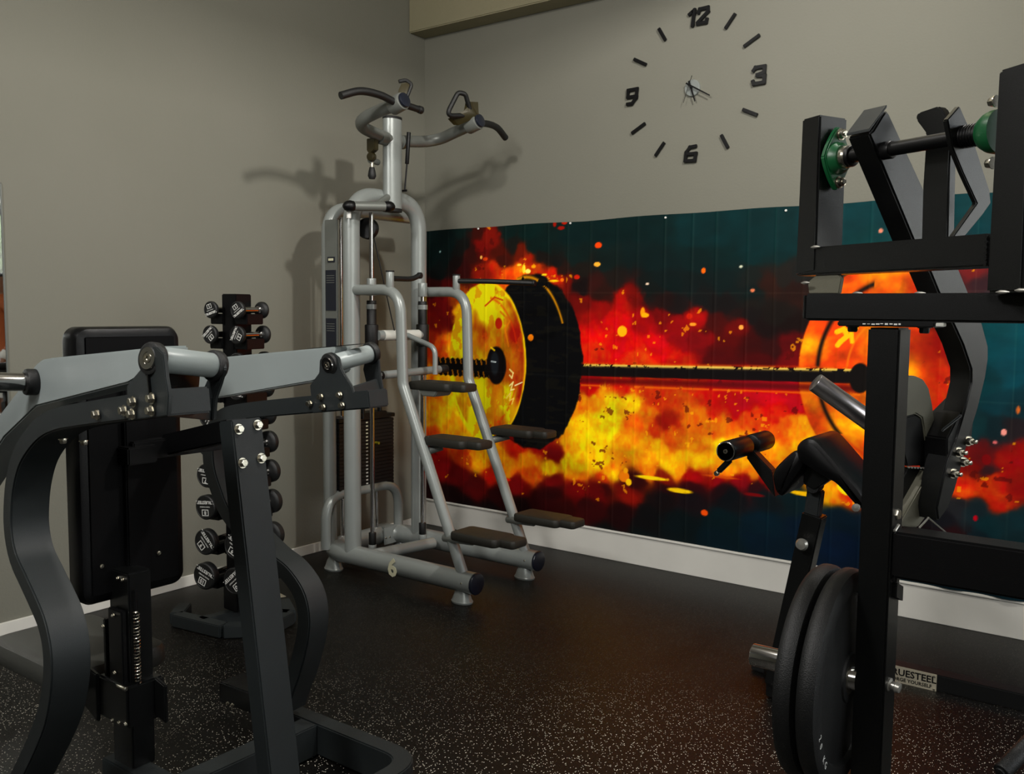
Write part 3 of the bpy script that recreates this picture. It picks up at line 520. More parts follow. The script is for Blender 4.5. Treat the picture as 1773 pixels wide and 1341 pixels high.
# ------------------------------------------------------------ wall clock made of loose numerals and bars
def make_clock():
    cx, cz = (1.8548,2.5470)
    th = thing('wall_clock', 'frameless black wall clock of big numerals and bars around a small silver dial', 'clock', (cx, 0, cz))
    m = M['black2']
    D0, D1 = -0.004, -0.016
    def stroke_glyph(paths, cx_, cz_, w, h, t, sl=0.12):
        bm = B()
        for p in paths:
            q = [V((cx_+(x-0.5)*w+(y-0.5)*h*sl, D0, cz_+(y-0.5)*h)) for x, y in p]
            for i, (a, c) in enumerate(zip(q[:-1], q[1:])):
                d = (c-a).normalized(); a2 = a-d*t*0.5; c2 = c+d*t*0.5; s = V((d.z, 0, -d.x))*t/2
                e = 0.0004*i
                prism(bm, [a2+s, c2+s, c2-s, a2-s], (0, D1-D0-e, 0), 0.002)
        return bm
    G = {'1': [[(0.05, 0.78), (0.6, 1.0), (0.6, 0.0)], [(0.5, 0.9), (0.6, 0.9)]],
         '2': [[(0.0, 0.78), (0.08, 0.98), (0.92, 1.0), (1.0, 0.72), (0.05, 0.12)], [(0.05, 0.04), (0.95, 0.04), (0.98, 0.22)]],
         '3': [[(0.0, 0.84), (0.15, 1.0), (0.9, 1.0), (0.9, 0.62), (0.35, 0.54)], [(0.35, 0.5), (0.95, 0.42), (0.95, 0.02), (0.1, 0.0), (0.02, 0.15)]],
         '6': [[(0.85, 1.0), (0.35, 0.96), (0.05, 0.62), (0.02, 0.05), (0.9, 0.02), (0.95, 0.5), (0.12, 0.5)]],
         '9': [[(0.95, 0.5), (0.08, 0.48), (0.08, 0.98), (0.95, 1.0), (0.92, 0.35), (0.55, 0.0), (0.12, 0.0)]]}
    (n12x, n12z), (n3x, n3z), (n6x, n6z), (n9x, n9z) = (1.8805,2.8973), (2.2128,2.5600), (1.8574,2.2138), (1.5033,2.5486)
    bm = stroke_glyph(G['1'], n12x-0.032, n12z, 0.045, 0.075, 0.018); b2 = stroke_glyph(G['2'], n12x+0.024, n12z, 0.052, 0.075, 0.018)
    me = bpy.data.meshes.new('x'); b2.to_mesh(me); bm.from_mesh(me); b2.free(); bpy.data.meshes.remove(me)
    obj('numeral', bm, m, th, False, 'numeral twelve')
    obj('numeral', stroke_glyph(G['3'], n3x, n3z, 0.062, 0.078, 0.018, 0.05), m, th, False, 'numeral three')
    obj('numeral', stroke_glyph(G['6'], n6x, n6z, 0.062, 0.074, 0.017, 0.06), m, th, False, 'numeral six')
    obj('numeral', stroke_glyph(G['9'], n9x, n9z, 0.062, 0.074, 0.017, 0.06), m, th, False, 'numeral nine')
    for a, c in [((2.0801,2.8785),(2.0271,2.8122)),((2.2095,2.7536),(2.1277,2.7089)),((2.1311,2.4060),(2.2101,2.3686)),((2.0209,2.2934),(2.0602,2.2236)),((1.7028,2.2880),(1.6500,2.2210)),((1.5872,2.3993),(1.5041,2.3537)),((1.5094,2.7442),(1.5869,2.7026)),((1.6544,2.8787),(1.6965,2.8099))]:
        a = V((a[0], D0, a[1])); c = V((c[0], D0, c[1])); d = (c-a).normalized(); s = V((d.z, 0, -d.x))*0.0085
        obj('hour_bar', prism(B(), [a+s, c+s, c-s, a-s], (0, D1-D0, 0), 0.002), m, th, False)
    b = B(); lathe(b, (cx, 0, cz), (0, -1, 0), [(0, 0.042), (0.012, 0.042), (0.0145, 0.040), (0.0145, 0.0)], 40); obj('dial', b, 'silver', th)
    def hand(tip, tail, w, y, nm):
        p0 = V((cx, -y, cz)); t_ = V((tip[0], -y, tip[1])); e = V((tail[0], -y, tail[1])); d = (t_-e).normalized(); s = V((d.z, 0, -d.x))*w
        obj(nm, prism(B(), [e+s, t_+s*0.7, t_-s*0.7, e-s], (0, -0.002, 0)), 'black2', th, False)
    hand((1.8794,2.4741), (1.8409,2.5808), 0.0048, 0.024, 'hour_hand'); hand((1.9617,2.4925), (1.8282,2.5709), 0.0042, 0.028, 'minute_hand'); hand((1.8177,2.4731), (1.8629,2.6038), 0.0012, 0.032, 'second_hand')
    b = B(); cyl(b, (cx, -0.012, cz), (cx, -0.036, cz), 0.005, 12); obj('spindle', b, 'black2', th)
make_clock()

# ------------------------------------------------------------ assisted chin and dip tower (silver), number 6
def make_tower():
    th = thing('chin_dip_machine', 'tall silver assisted chin and dip tower with steps and a weight stack in the corner', 'exercise machine', (0.6, -0.855, 0))
    yc, yl, yr = -0.855, -1.11, -0.60
    S = 'silver'
    # floor frame: one bent oval tube
    p = fillet([(1.33, yl, 0.105), (0.30, yl, 0.105), (0.30, yr, 0.105), (1.33, yr, 0.105)], 0.13, 9)
    obj('floor_frame', tube(B(), p, 0.052, 22), S, th)
    for y in (yl, yr):
        b = B(); cyl(b, (1.33, y, 0.105), (1.345, y, 0.105), 0.053, 26, 0.006); obj('end_cap', b, 'decal', th)
        b = B(); bolt(b, (1.285, y-0.050, 0.11), (0, -1, 0), 0.004, 0.003); obj('screw', b, 'bolt', th)
        for x in (0.35, 1.25):
            b = B(); c = V((x, y, 0))
            prof = [(0.0, 0.042), (0.008, 0.044), (0.014, 0.040), (0.05, 0.030), (0.075, 0.018)]
            lathe(b, (x, y, 0.0), (0.0, 0, 1), prof, 24); bmesh.ops.scale(b, vec=(1.35, 1, 1), verts=b.verts, space=Matrix.Translation(-c))
            obj('foot', b, S, th)
    b = B(); beam(b, (0.30, -0.72, 0.15), (0.30, -0.63, 0.15), 0.10, 0.012)
    prism(b, [(0.36, -0.74, 0.06), (0.36, -0.62, 0.06), (0.355, -0.62, 0.155), (0.355, -0.74, 0.155)], (0.008, 0, 0), 0.002)
    obj('rear_plate', b, S, th)
    for k in range(4):
        b = B(); bolt(b, (0.365, -0.73+k*0.032, 0.10), (1, 0, 0), 0.004, 0.004); obj('screw', b, 'bolt', th)
    # diagonal floor brace across the rails
    b = B(); tube(b, [(0.62, yl+0.02, 0.12), (0.70, yr-0.1, 0.12)], 0.030, 16); obj('cross_brace', b, S, th)
    # main arch
    p = fillet([(0.50, yl, 0.12), (0.50, yl, 1.985), (0.50, yr, 1.985), (0.50, yr, 0.12)], 0.17, 12)
    obj('front_arch', tube(B(), p, 0.047, 22, r2=0.040), S, th)
    # rear arch with the label shroud
    p = fillet([(0.315, yl+0.01, 0.12), (0.315, yl+0.01, 1.93), (0.315, yr+0.18, 1.93)], 0.15, 12)
    obj('rear_post', tube(B(), p, 0.036, 18), S, th)
    # low guard loop around the stack
    p = fillet([(0.34, yl-0.045, 0.12), (0.34, yl-0.045, 0.40), (0.34, -0.60, 0.40), (0.34, -0.60, 0.12)], 0.14, 10)
    obj('guard_tube', tube(B(), p, 0.027, 16), S, th)
    # shroud panel with decals
    b = B(); prism(b, [(0.335, yl-0.035, 0.95), (0.43, yl-0.035, 0.95), (0.43, yl-0.035, 1.86), (0.335, yl-0.035, 1.86)], (0, 0.012, 0), 0.004); obj('label_panel', b, 'silverd', th)
    for z0, z1 in ((1.39, 1.60), (1.20, 1.35)):
        b = B(); prism(b, [(0.345, yl-0.0355, z0), (0.422, yl-0.0355, z0), (0.422, yl-0.0355, z1), (0.345, yl-0.0355, z1)], (0, -0.002, 0)); o = obj('instruction_label', b, 'decal', th, False)
        b = B()
        for k in range(4): prism(b, [(0.352, yl-0.0376, z1-0.03-k*0.012), (0.412, yl-0.0376, z1-0.03-k*0.012), (0.412, yl-0.0376, z1-0.027-k*0.012), (0.352, yl-0.0376, z1-0.027-k*0.012)], (0, -0.0004, 0))
        obj('small_print', b, 'silverd', th, False)
    b = B(); prism(b, [(0.362, yl-0.0355, 1.64), (0.415, yl-0.0355, 1.64), (0.415, yl-0.0355, 1.668), (0.362, yl-0.0355, 1.668)], (0, -0.003, 0)); obj('badge', b, 'decal', th, False)
    b = B(); prism(b, [(0.370, yl-0.039, 1.648), (0.407, yl-0.039, 1.648), (0.407, yl-0.039, 1.66), (0.370, yl-0.039, 1.66)], (0, -0.001, 0)); obj('badge_print', b, 'textcream', th, False)
    # mast
    b = B(); tube(b, [(0.545, yc, 1.93), (0.545, yc, 2.395)], 0.058, 26, r2=0.042); obj('mast', b, S, th)
    b = B(); tube(b, [(0.545, yc, 2.395), (0.545, yc, 2.408)], 0.059, 26, r2=0.043); tube(b, [(0.545, yc, 1.915), (0.545, yc, 1.932)], 0.059, 26, r2=0.043); obj('mast_cap', b, 'dark', th)
    # short black-capped cross bar on top of the arch
    ca, cb = V((0.5850,-1.1973,1.9113)), V((0.6600,-1.0048,1.9221)); cd = (cb-ca).normalized()
    b = B(); tube(b, [ca, cb], 0.024, 18); obj('top_crossbar', b, 'silverd', th)
    for q in (ca, cb):
        b = B(); lathe(b, q-cd*0.037, cd, [(0, 0.008), (0.008, 0.019), (0.020, 0.026), (0.037, 0.029), (0.054, 0.026), (0.066, 0.019), (0.074, 0.008)], 20); obj('crossbar_cap', b, 'black2', th)
    b = B(); tube(b, [(0.54, -0.87, 2.0), ca*0.35+cb*0.65], 0.018, 12); obj('crossbar_stem', b, 'silverd', th)
    b = B(); cyl(b, (0.5650,-1.1865,1.8992), (0.5650,-1.1868,1.8535), 0.012, 12); obj('bracket_pin', b, 'white', th)
    # upper yoke arms: out to the sides, then forward to the hubs
    for s in (-1, 1):
        nm = 'yoke_arm'
        p = [(0.55, yc+0.03*s, 2.29), (0.555, yc+0.16*s, 2.305), (0.575, yc+0.245*s, 2.318), (0.63, yc+0.295*s, 2.335), (0.72, yc+0.300*s, 2.358), (0.868, yc+0.288*s, 2.388)]
        obj(nm, tube(B(), catmull(p, 7), 0.031, 16), 'silverd', th)
        b = B(); hb = V((0.868, yc+0.288*s, 2.388)); cyl(b, hb-V((0.045, 0, 0.012)), hb+V((0.03, 0, 0.008)), 0.043, 20, 0.006); hubo = obj('hub', b, 'silverd', th)
        b = B(); cyl(b, hb+V((0.03, 0, 0.008)), hb+V((0.045, 0, 0.012)), 0.036, 20, 0.005); obj('hub_cap', b, 'decal', hubo)
        # curved outer grip
        p = [hb+V((0, 0.03*s, 0.0)), hb+V((-0.01, 0.12*s, 0.018)), hb+V((-0.025, 0.23*s, 0.016)), V((0.823, yc+0.62*s, 2.367))]
        b = tube(B(), catmull(p, 6), 0.018, 14); obj('outer_grip', b, 'rubber', th)
        if s < 0:
            b = tube(B(), [hb+V((0.0, 0.03, 0)), hb+V((0.012, 0.13, -0.008))], 0.0165, 14)
            cyl(b, hb+V((0.0115, 0.125, -0.0075)), hb+V((0.014, 0.15, -0.01)), 0.019, 14, 0.004); obj('inner_grip', b, 'rubber', th)
            # folded loop handle: olive cast bracket with a dark grip
            b = B(); prism(b, [hb+V(q) for q in ((-0.015, 0.0, 0.03), (0.02, 0.01, 0.03), (0.024, 0.035, 0.09), (0.020, 0.045, 0.105), (-0.002, 0.02, 0.10), (-0.012, 0.01, 0.07))], (0.010, 0.018, 0), 0.004); obj('handle_bracket', b, 'olive', th)
            b = tube(B(), fillet([hb+V((0.025, 0.03, 0.03)), hb+V((0.035, 0.055, 0.095)), hb+V((0.01, 0.04, 0.115)), hb+V((-0.008, 0.01, 0.105))], 0.02), 0.009, 10); obj('loop_handle', b, 'rubber', th)
        else:
            b = B(); prism(b, [hb+V(q) for q in ((0.02, -0.03, 0.03), (-0.06, -0.10, -0.02), (-0.06, -0.15, 0.005), (0.0, -0.09, 0.05), (0.0, -0.075, 0.10), (0.03, -0.05, 0.10))], (0.02, 0.02, 0), 0.004); obj('handle_bracket', b, 'olive', th)
            b = tube(B(), fillet([hb+V((-0.01, -0.07, 0.03)), hb+V((-0.035, -0.19, 0.01)), hb+V((0.0, -0.135, 0.135)), hb+V((0.02, -0.10, 0.13)), hb+V((0.01, -0.04, 0.04))], 0.025), 0.0125, 12); obj('loop_handle', b, 'rubber', th)
    # pivot collar, lock pin and gas strut of the yoke
    b = B(); cyl(b, (0.55, yc-0.10, 2.29), (0.55, yc-0.055, 2.287), 0.036, 18, 0.004); cyl(b, (0.55, yc+0.055, 2.287), (0.55, yc+0.085, 2.29), 0.036, 18, 0.004); obj('pivot_collar', b, 'silverd', th)
    b = B(); cyl(b, (0.50, yc-0.06, 2.17), (0.52, yc-0.14, 2.17), 0.016, 14, 0.003); obj('pin_boss', b, 'silverd', th)
    b = B(); cyl(b, (0.52, yc-0.125, 2.25), (0.52, yc-0.125, 2.12), 0.010, 12); obj('lock_pin', b, 'bolt', th)
    b = B(); lathe(b, (0.52, yc-0.125, 2.135), (0, 0, -1), [(0, 0.013), (0.02, 0.018), (0.045, 0.022), (0.06, 0.015)], 18); obj('pin_knob', b, 'rubber', th)
    b = B(); cyl(b, (0.535, yc-0.155, 2.185), (0.53, yc-0.125, 2.185), 0.022, 16, 0.003); prism(b, [(0.50, yc-0.145, 2.28), (0.56, yc-0.145, 2.28), (0.56, yc-0.145, 2.22), (0.52, yc-0.145, 2.20), (0.50, yc-0.145, 2.22)], (0, 0.03, 0), 0.003); obj('pin_housing', b, 'olive', th)
    b = B(); cyl(b, (0.60, yc+0.068, 2.335), (0.592, yc+0.062, 2.17), 0.011, 12, 0.002); cyl(b, (0.592, yc+0.062, 2.17), (0.582, yc+0.055, 2.03), 0.0045, 8); cyl(b, (0.56, yc+0.055, 2.03), (0.595, yc+0.055, 2.03), 0.006, 8); obj('gas_strut', b, 'black2', th)
    # pulley, cables
    b = B(); lathe(b, (0.5000,-0.9916,1.8196), (0.45, -1, 0.05), [(-0.02, 0.0), (-0.02, 0.052), (-0.014, 0.056), (0.0, 0.048), (0.014, 0.056), (0.02, 0.052), (0.02, 0.0)], 28); obj('pulley', b, 'black', th)
    b = B(); prism(b, [(0.43, -1.05, 1.96), (0.50, -1.05, 1.96), (0.50, -1.05, 1.87), (0.47, -1.05, 1.85), (0.43, -1.05, 1.88)], (0, 0.008, 0), 0.002); obj('pulley_bracket', b, 'black2', th)
    b = B(); tube(b, [(0.42, -1.055, 1.88), (0.42, -1.055, 0.79)], 0.0032, 8); tube(b, [(0.435, -1.0, 1.86), (0.435, -1.04, 0.79)], 0.0032, 8); tube(b, [(0.50, -0.98, 1.88), (0.62, -0.83, 1.0)], 0.0032, 8); obj('cable', b, 'black2', th)
    # carriage: two vertical rods with black sleeves and a white labelled roller bar
    for s, zb in ((-1, 0.10), (1, 0.13)):
        x, y = 0.533+0.055*(s > 0), yc+0.155*s if s < 0 else yc+0.19
        if s < 0: y = -1.0
        b = B(); cyl(b, (x, y, zb), (x, y, 1.90 if s < 0 else 1.52), 0.012, 14); obj('guide_rod', b, 'chrome', th)
        b = B(); cyl(b, (x, y, 1.47), (x, y, 1.56 if s < 0 else 1.545), 0.025, 16, 0.003); obj('rod_collar', b, S, th)
        b = B(); cyl(b, (x, y, 1.04), (x, y, 1.445), 0.026, 18, 0.004); cyl(b, (x, y, 1.20), (x, y, 1.32), 0.036, 18, 0.006); obj('sliding_sleeve', b, 'rubber', th)
        b = B(); cyl(b, (x, y, 0.14), (x, y, 0.21), 0.020, 14, 0.003); obj('rod_buffer', b, 'rubber', th)
        b = B(); cyl(b, (x, y, 1.40), (x, y, 1.425), 0.0275, 16); cyl(b, (x, y, 0.105), (x, y, 0.145), 0.022, 16, 0.003); obj('rod_ring', b, S, th)
    b = B(); tube(b, [(0.56, -0.985, 1.262), (0.59, -0.675, 1.262)], 0.027, 18); obj('label_bar', b, S, th)
    for y0, y1 in ((-0.95, -0.86), (-0.80, -0.70)):
        b = B(); tube(b, [(0.56+0.097*(y0+0.985), y0, 1.262), (0.56+0.097*(y1+0.985), y1, 1.262)], 0.0283, 18); obj('warning_sticker', b, 'paper', th)
        b = B()
        for k in range(5):
            yy = y0+0.012+k*0.016; x = 0.56+0.097*(yy+0.985)+0.022; prism(b, [(x, yy, 1.25+0.012*(k % 2)), (x, yy+0.008, 1.25+0.012*(k % 2)), (x-0.004, yy+0.008, 1.262+0.012*(k % 2)), (x-0.004, yy, 1.262+0.012*(k % 2))], (0.003, -0.003, 0))
        obj('sticker_print', b, 'black2', th, False)
    # kneeling lever
    b = B(); tube(b, fillet([(0.60, -0.80, 1.262), (0.80, -0.80, 1.20), (0.80, -0.80, 1.06)], 0.06), 0.014, 12); obj('lever_stem', b, S, th)
    b = B(); tube(b, [(0.66, -1.10, 1.06), (0.66, -1.02, 1.062), (0.69, -0.62, 1.075)], 0.021, 16); obj('lever_tube', b, S, th)
    for q, r in (((0.655, -1.12, 1.06), (0.66, -1.05, 1.06)), ((0.69, -0.64, 1.075), (0.692, -0.585, 1.076))):
        b = B(); cyl(b, q, r, 0.0225, 16, 0.003); obj('tube_plug', b, 'dark', th)
    # side rails: from the arch forward, down, kinked out to the feet
    for s in (-1, 1):
        y = yc+0.255*s
        p = fillet([(0.52, y, 1.497), (0.845, y, 1.497), (0.862, y, 1.03), (1.262, y, 0.12)], [0, 0.13, 0.10, 0], 10)
        obj('side_rail', tube(B(), p, 0.0275, 18), S, th)
        b = B(); cyl(b, (0.775, y, 1.505), (0.775, y, 1.585), 0.020, 16, 0.003); obj('grip_post', b, S, th)
        b = B(); cyl(b, (0.775, y, 1.585), (0.775, y, 1.592), 0.022, 16, 0.002); obj('post_cap', b, 'dark', th)
    for s in (-1, 1):
        y = yc+0.255*s
        if s > 0: p = [(0.79, y, 1.555), (0.96, y+0.07, 1.553), (1.16, yc+0.43, 1.545)]
        else: p = [(0.79, y, 1.552), (0.93, y-0.0, 1.560), (1.0, y+0.035, 1.575)]
        p = p if s > 0 else [(0.775, y+0.02, 1.553), (0.765, y+0.16, 1.556), (0.765, y+0.225, 1.575)]
        b = tube(B(), catmull(p, 5), 0.0135, 12); cyl(b, V(p[-1])-V((0.01, 0.0, 0)), V(p[-1])+V((0.012, 0.004, 0)), 0.0165, 12, 0.003); obj('dip_grip', b, 'rubber', th)
    # foot plates
    def notch(pts): return pts
    for (x, y, z, nm) in ((1.11, -1.03, 0.757, 'left'), (1.13, -0.51, 0.757, 'right'), (1.42, -1.17, 0.357, 'left'), (1.42, -0.68, 0.357, 'right'), (0.93, -0.93, 1.015, 'c')):
        b = B(); rpad(b, (x, y, z), (1, 0, 0), (0, 1, 0), (0, 0, 1), 0.27, 0.165, 0.042, 0.024, 0.010); rpad(b, (x+0.155, y+0.014, z-0.002), (1, 0, 0), (0, 1, 0), (0, 0, 1), 0.11, 0.115, 0.040, 0.02, 0.010)
        st = obj('foot_plate' if nm != 'c' else 'knee_pad', b, 'tread', th)
        if nm == 'c':
            b = B(); prism(b, [(0.86, -1.0, 1.0), (1.0, -1.0, 1.0), (0.97, -1.0, 0.965), (0.89, -1.0, 0.965)], (0, 0.12, 0), 0.004); obj('pad_hinge', b, 'silverd', th)
        else:
            yt = yl if nm == 'left' else yr; xt = 0.985+(0.155 if z < 0.5 else 0)
            b = tube(B(), [(xt-0.02+0.02, yt, z-0.06), (x-0.06, y, z-0.030)], 0.020, 12); obj('plate_arm', b, 'silverd', st)
    # weight stack
    b = B(); box(b, (0.24, -1.075, 0.79), (0.36, -0.645, 0.812), 0.003); obj('stack_plate', b, 'iron', th)
    zz = 0.405; n = 19; hgt = (0.786-zz)/n
    m0 = None
    for k in range(n):
        if m0 is None:
            b = B(); box(b, (0.245, -1.07, zz), (0.355, -0.65, zz+hgt*0.93), 0.003); m0 = obj('weight_plate', b, 'iron', th)
        else:
            o = m0.copy(); COL.objects.link(o); o.location = (0, 0, hgt*k)
        b = B(); yy = -0.865
        prism(b, [(0.3555, yy-0.007, zz+hgt*(k+0.25)), (0.3555, yy+0.007, zz+hgt*(k+0.25)), (0.3555, yy+0.007, zz+hgt*(k+0.62)), (0.3555, yy-0.007, zz+hgt*(k+0.62))], (0.001, 0, 0))
        if k < 11: obj('weight_tag', b, 'paper', th, False)
        else: obj('weight_tag', b, 'textcream', th, False)
    b = B(); cyl(b, (0.356, -0.80, 0.655), (0.385, -0.80, 0.655), 0.008, 12, 0.002); obj('selector_pin', b, mat('yellow_plastic', (190, 175, 30), 0.4), th)
    b = B(); cyl(b, (0.30, -1.0, 0.15), (0.30, -1.0, 1.9), 0.011, 12); cyl(b, (0.30, -0.74, 0.15), (0.30, -0.74, 0.82), 0.011, 12); obj('stack_rod', b, 'chrome', th)
    b = B(); cyl(b, (0.36, -0.90, 0.80), (0.36, -0.90, 0.88), 0.012, 12); cyl(b, (0.33, -0.74, 0.80), (0.33, -0.74, 0.90), 0.014, 12); box(b, (0.28, -0.92, 0.81), (0.37, -0.72, 0.83), 0.003); obj('stack_head', b, 'iron', th)
    # the number on the rail
    b = text_bm('6', 0.125, frame_m((0.8379,-1.1640,0.1035), (1, 0, 0.0), (0, -1, 0)), 0.0008, offset=0.004); obj('number_print', b, 'textcream', th, False)
make_tower()

# ------------------------------------------------------------ plate-loaded press (charcoal frame, grey arms) in the left foreground
NL = V((math.sin(math.radians(5)), math.cos(math.radians(5)), 0)); NF = V((-math.sin(math.radians(5)), math.cos(math.radians(5)), 0))
def make_press():
    th = thing('plate_loaded_press', 'charcoal plate-loaded press with pale grey arms, curved legs and a tall black back pad', 'exercise machine', (1.8, -2.9, 0))
    C_, G_ = 'char', 'grey'
    # floor frame ---------------------------------------------------
    yR, yLf = -2.535, -3.27
    p = fillet([(1.66, yR, 0.055), (2.262, yR, 0.055), (2.262, yLf, 0.055), (1.66, yLf, 0.055)], 0.10, 8)
    def rect_sweep(path, w, h, bev=0.004):
        bm = B(); n = len(path); rings = []
        for i in range(n):
            d = (path[min(i+1, n-1)]-path[max(i-1, 0)]).normalized(); s = V((d.y, -d.x, 0)).normalized(); u = V((0, 0, 1))
            k = 1.0
            rings.append([bm.verts.new(path[i]+s*a*w/2+u*c*h/2) for a, c in ((1, 1), (-1, 1), (-1, -1), (1, -1))])
        for i in range(n-1):
            a, b2 = rings[i], rings[i+1]
            for k in range(4): bm.faces.new((a[k], a[(k+1) % 4], b2[(k+1) % 4], b2[k]))
        bm.faces.new(rings[0]); bm.faces.new(rings[-1][::-1])
        bmesh.ops.recalc_face_normals(bm, faces=bm.faces)
        es = [e for e in bm.edges if len(e.link_faces) == 2 and e.calc_face_angle(0) > math.radians(50)]
        bmesh.ops.bevel(bm, geom=es, offset=bev, segments=2, affect='EDGES', clamp_overlap=True)
        return bm
    obj('floor_loop', rect_sweep(p, 0.06, 0.10), C_, th)
    obj('cross_beam', beam(B(), (1.84, yLf+0.03, 0.055), (1.84, yR-0.03, 0.055), 0.075, 0.10), C_, th)
    obj('spine_beam', beam(B(), (1.55, -3.05, 0.055), (1.81, -3.05, 0.055), 0.075, 0.10), C_, th)
    # legs, bars: one bent flat-oval section each -------------------------
    def leg(cor, n, w, th_, side, nm='curved_leg'):
        return obj(nm, sweep(B(), catmull(cor, 4), n, w, th_, side), C_, th)
    near = [(2.3885,-3.3887,1.1853), (2.1661,-3.3693,1.1542), (1.9477,-3.3502,1.1216), (1.8506,-3.3417,1.1044), (1.7714,-3.3347,1.0827), (1.6978,-3.3283,1.0478), (1.6231,-3.3218,0.9952), (1.5792,-3.3179,0.9341), (1.5581,-3.3161,0.8748), (1.5521,-3.3156,0.8125), (1.5743,-3.3175,0.7581), (1.6314,-3.3225,0.7143), (1.6939,-3.3280,0.6687), (1.7439,-3.3323,0.6251), (1.7744,-3.3350,0.5707), (1.7834,-3.3358,0.5097), (1.7705,-3.3347,0.4350), (1.7316,-3.3313,0.3466), (1.6660,-3.3255,0.2578), (1.5816,-3.3181,0.1609), (1.4471,-3.3064,0.0149), (1.2912,-3.2927,-0.1496)]
    leg(near, NL, 0.098, 0.054, -1)
    far = [(2.1421,-2.5928,1.1185), (1.9223,-2.6120,1.0906), (1.7020,-2.6313,1.0615), (1.5724,-2.6427,1.0396), (1.5211,-2.6471,1.0173), (1.4931,-2.6496,0.9796), (1.4836,-2.6504,0.9318), (1.4903,-2.6498,0.8778), (1.5135,-2.6478,0.8255), (1.5549,-2.6442,0.7570), (1.6380,-2.6369,0.6986), (1.7292,-2.6289,0.6433), (1.8105,-2.6218,0.6066), (1.8750,-2.6162,0.5470), (1.9003,-2.6140,0.4743), (1.8944,-2.6145,0.3922), (1.8617,-2.6174,0.2853), (1.8263,-2.6204,0.2037), (1.7954,-2.6232,0.1313)]
    leg(far, NF, 0.088, 0.052, -1)
    # centre post
    a0, a1 = V((1.9683,-2.9300,1.1024)), V((2.1088,-2.9300,0.1692))
    d = (a1-a0); a1 = a0+d*((a0.z-0.10)/(a0.z-a1.z)); d = (a1-a0).normalized()
    q = V((d.z, 0, -d.x)); q = -q if q.x > 0 else q
    obj('centre_post', prism(B(), [a0, a0+V((0, 0.098, 0)), a1+V((0, 0.098, 0)), a1], q*0.06, 0.004), C_, th)
    for u, v in ((408, 743), (435, 740), (414, 795), (440, 792)):
        c = V((1.9491,-2.8800,1.0332)); t_ = (v-741)/53.0
        yy = -2.912 if u in (408, 414) else -2.850
        base = a0+d*(0.022+0.093*t_); bb = B(); bolt(bb, V((base.x+0.001, yy, base.z)), (-q.x, 0, -q.z), 0.0115, 0.011); obj('bolt_head', bb, 'bolt', th)
    # junction plate and cross bar on top of the post
    obj('cross_bar', beam(B(), (1.62, -3.02, 0.995), (1.62, -2.66, 0.995), 0.05, 0.055), 'black2', th)
    obj('post_bracket', beam(B(), (1.93, -2.88, 1.07), (1.62, -2.88, 1.0), 0.07, 0.06), 'black2', th)
    obj('pad_bracket', beam(B(), (1.66, -3.0, 0.985), (1.59, -3.0, 0.985), 0.09, 0.05), 'black2', th)
    # U brackets with pivot tubes ----------------------------------------
    def bracket(n, near_poly, off2, far_poly, sidebox, ax0, ax1, webpoly):
        bb = B(); prism(bb, near_poly, n*0.010, 0.002); o = obj('bracket_plate', bb, C_, th)
        bb = B(); prism(bb, far_poly, n*0.010, 0.002); obj('bracket_plate', bb, C_, th)
        bb = B(); prism(bb, sidebox, V((-0.012, 0, 0)), 0.002); obj('bracket_web', bb, C_, th)
        if webpoly: bb = B(); prism(bb, webpoly, V((-0.010, 0, 0)), 0.002); obj('bracket_back', bb, 'black', th)
        ax0, ax1 = V(ax0), V(ax1); a = (ax1-ax0).normalized(); L = (ax1-ax0).length
        bb = B(); cyl(bb, ax0+a*0.012, ax1-a*0.012, 0.0270, 26, 0.002); t_ = obj('pivot_tube', bb, G_, th)
        for s0, s1 in ((-0.003, 0.020), (L-0.018, L+0.004)):
            bb = B(); cyl(bb, ax0+a*s0, ax0+a*s1, 0.034, 28, 0.004); obj('pivot_collar', bb, 'rubber', th)
        bb = B(); lathe(bb, ax0-a*0.003, -a, [(0, 0.0235), (0.004, 0.0225), (0.004, 0.013), (0.002, 0.012), (0.002, 0.0)], 28); cp = obj('pivot_cap', bb, 'chrome', th)
        bb = B(); lathe(bb, ax0-a*0.004, -a, [(0, 0.010), (0.004, 0.009), (0.004, 0.005), (0.001, 0.0045), (0.001, 0.0)], 18); obj('cap_screw', bb, 'bolt', cp)
    nearA = [(2.2208,-3.3741,1.2358), (2.2834,-3.3795,1.2740), (2.2924,-3.3803,1.3063), (2.3175,-3.3825,1.3212), (2.3507,-3.3854,1.3211), (2.3758,-3.3876,1.3094), (2.3815,-3.3881,1.2845), (2.3850,-3.3884,1.2607), (2.3950,-3.3893,1.2294), (2.3885,-3.3887,1.1853), (2.2218,-3.3742,1.1616)]
    farA = [(2.2543,-3.2120,1.2227), (2.2795,-3.2142,1.2523), (2.2830,-3.2145,1.2829), (2.3072,-3.2166,1.2965), (2.3326,-3.2188,1.2900), (2.3388,-3.2194,1.2679), (2.3215,-3.2179,1.2358), (2.2992,-3.2159,1.2015), (2.2904,-3.2152,1.1538), (2.2467,-3.2113,1.1500)]
    bracket(NL, nearA, 0.165, farA, [(2.3950,-3.3893,1.2282), (2.2879,-3.2079,1.2002), (2.2790,-3.2072,1.1509), (2.3885,-3.3887,1.1853)], (2.3235,-3.3831,1.2970), (2.3022,-3.2092,1.2734), None)
    bb = B(); prism(bb, [V(q_)+V((-0.06, 0, 0)) for q_ in ((2.3853,-3.3885,1.2665), (2.3128,-3.2171,1.2541), (2.2988,-3.2159,1.1901), (2.3942,-3.3892,1.2099))], (-0.008, 0, 0), 0.002); obj('bracket_back', bb, 'black', th)
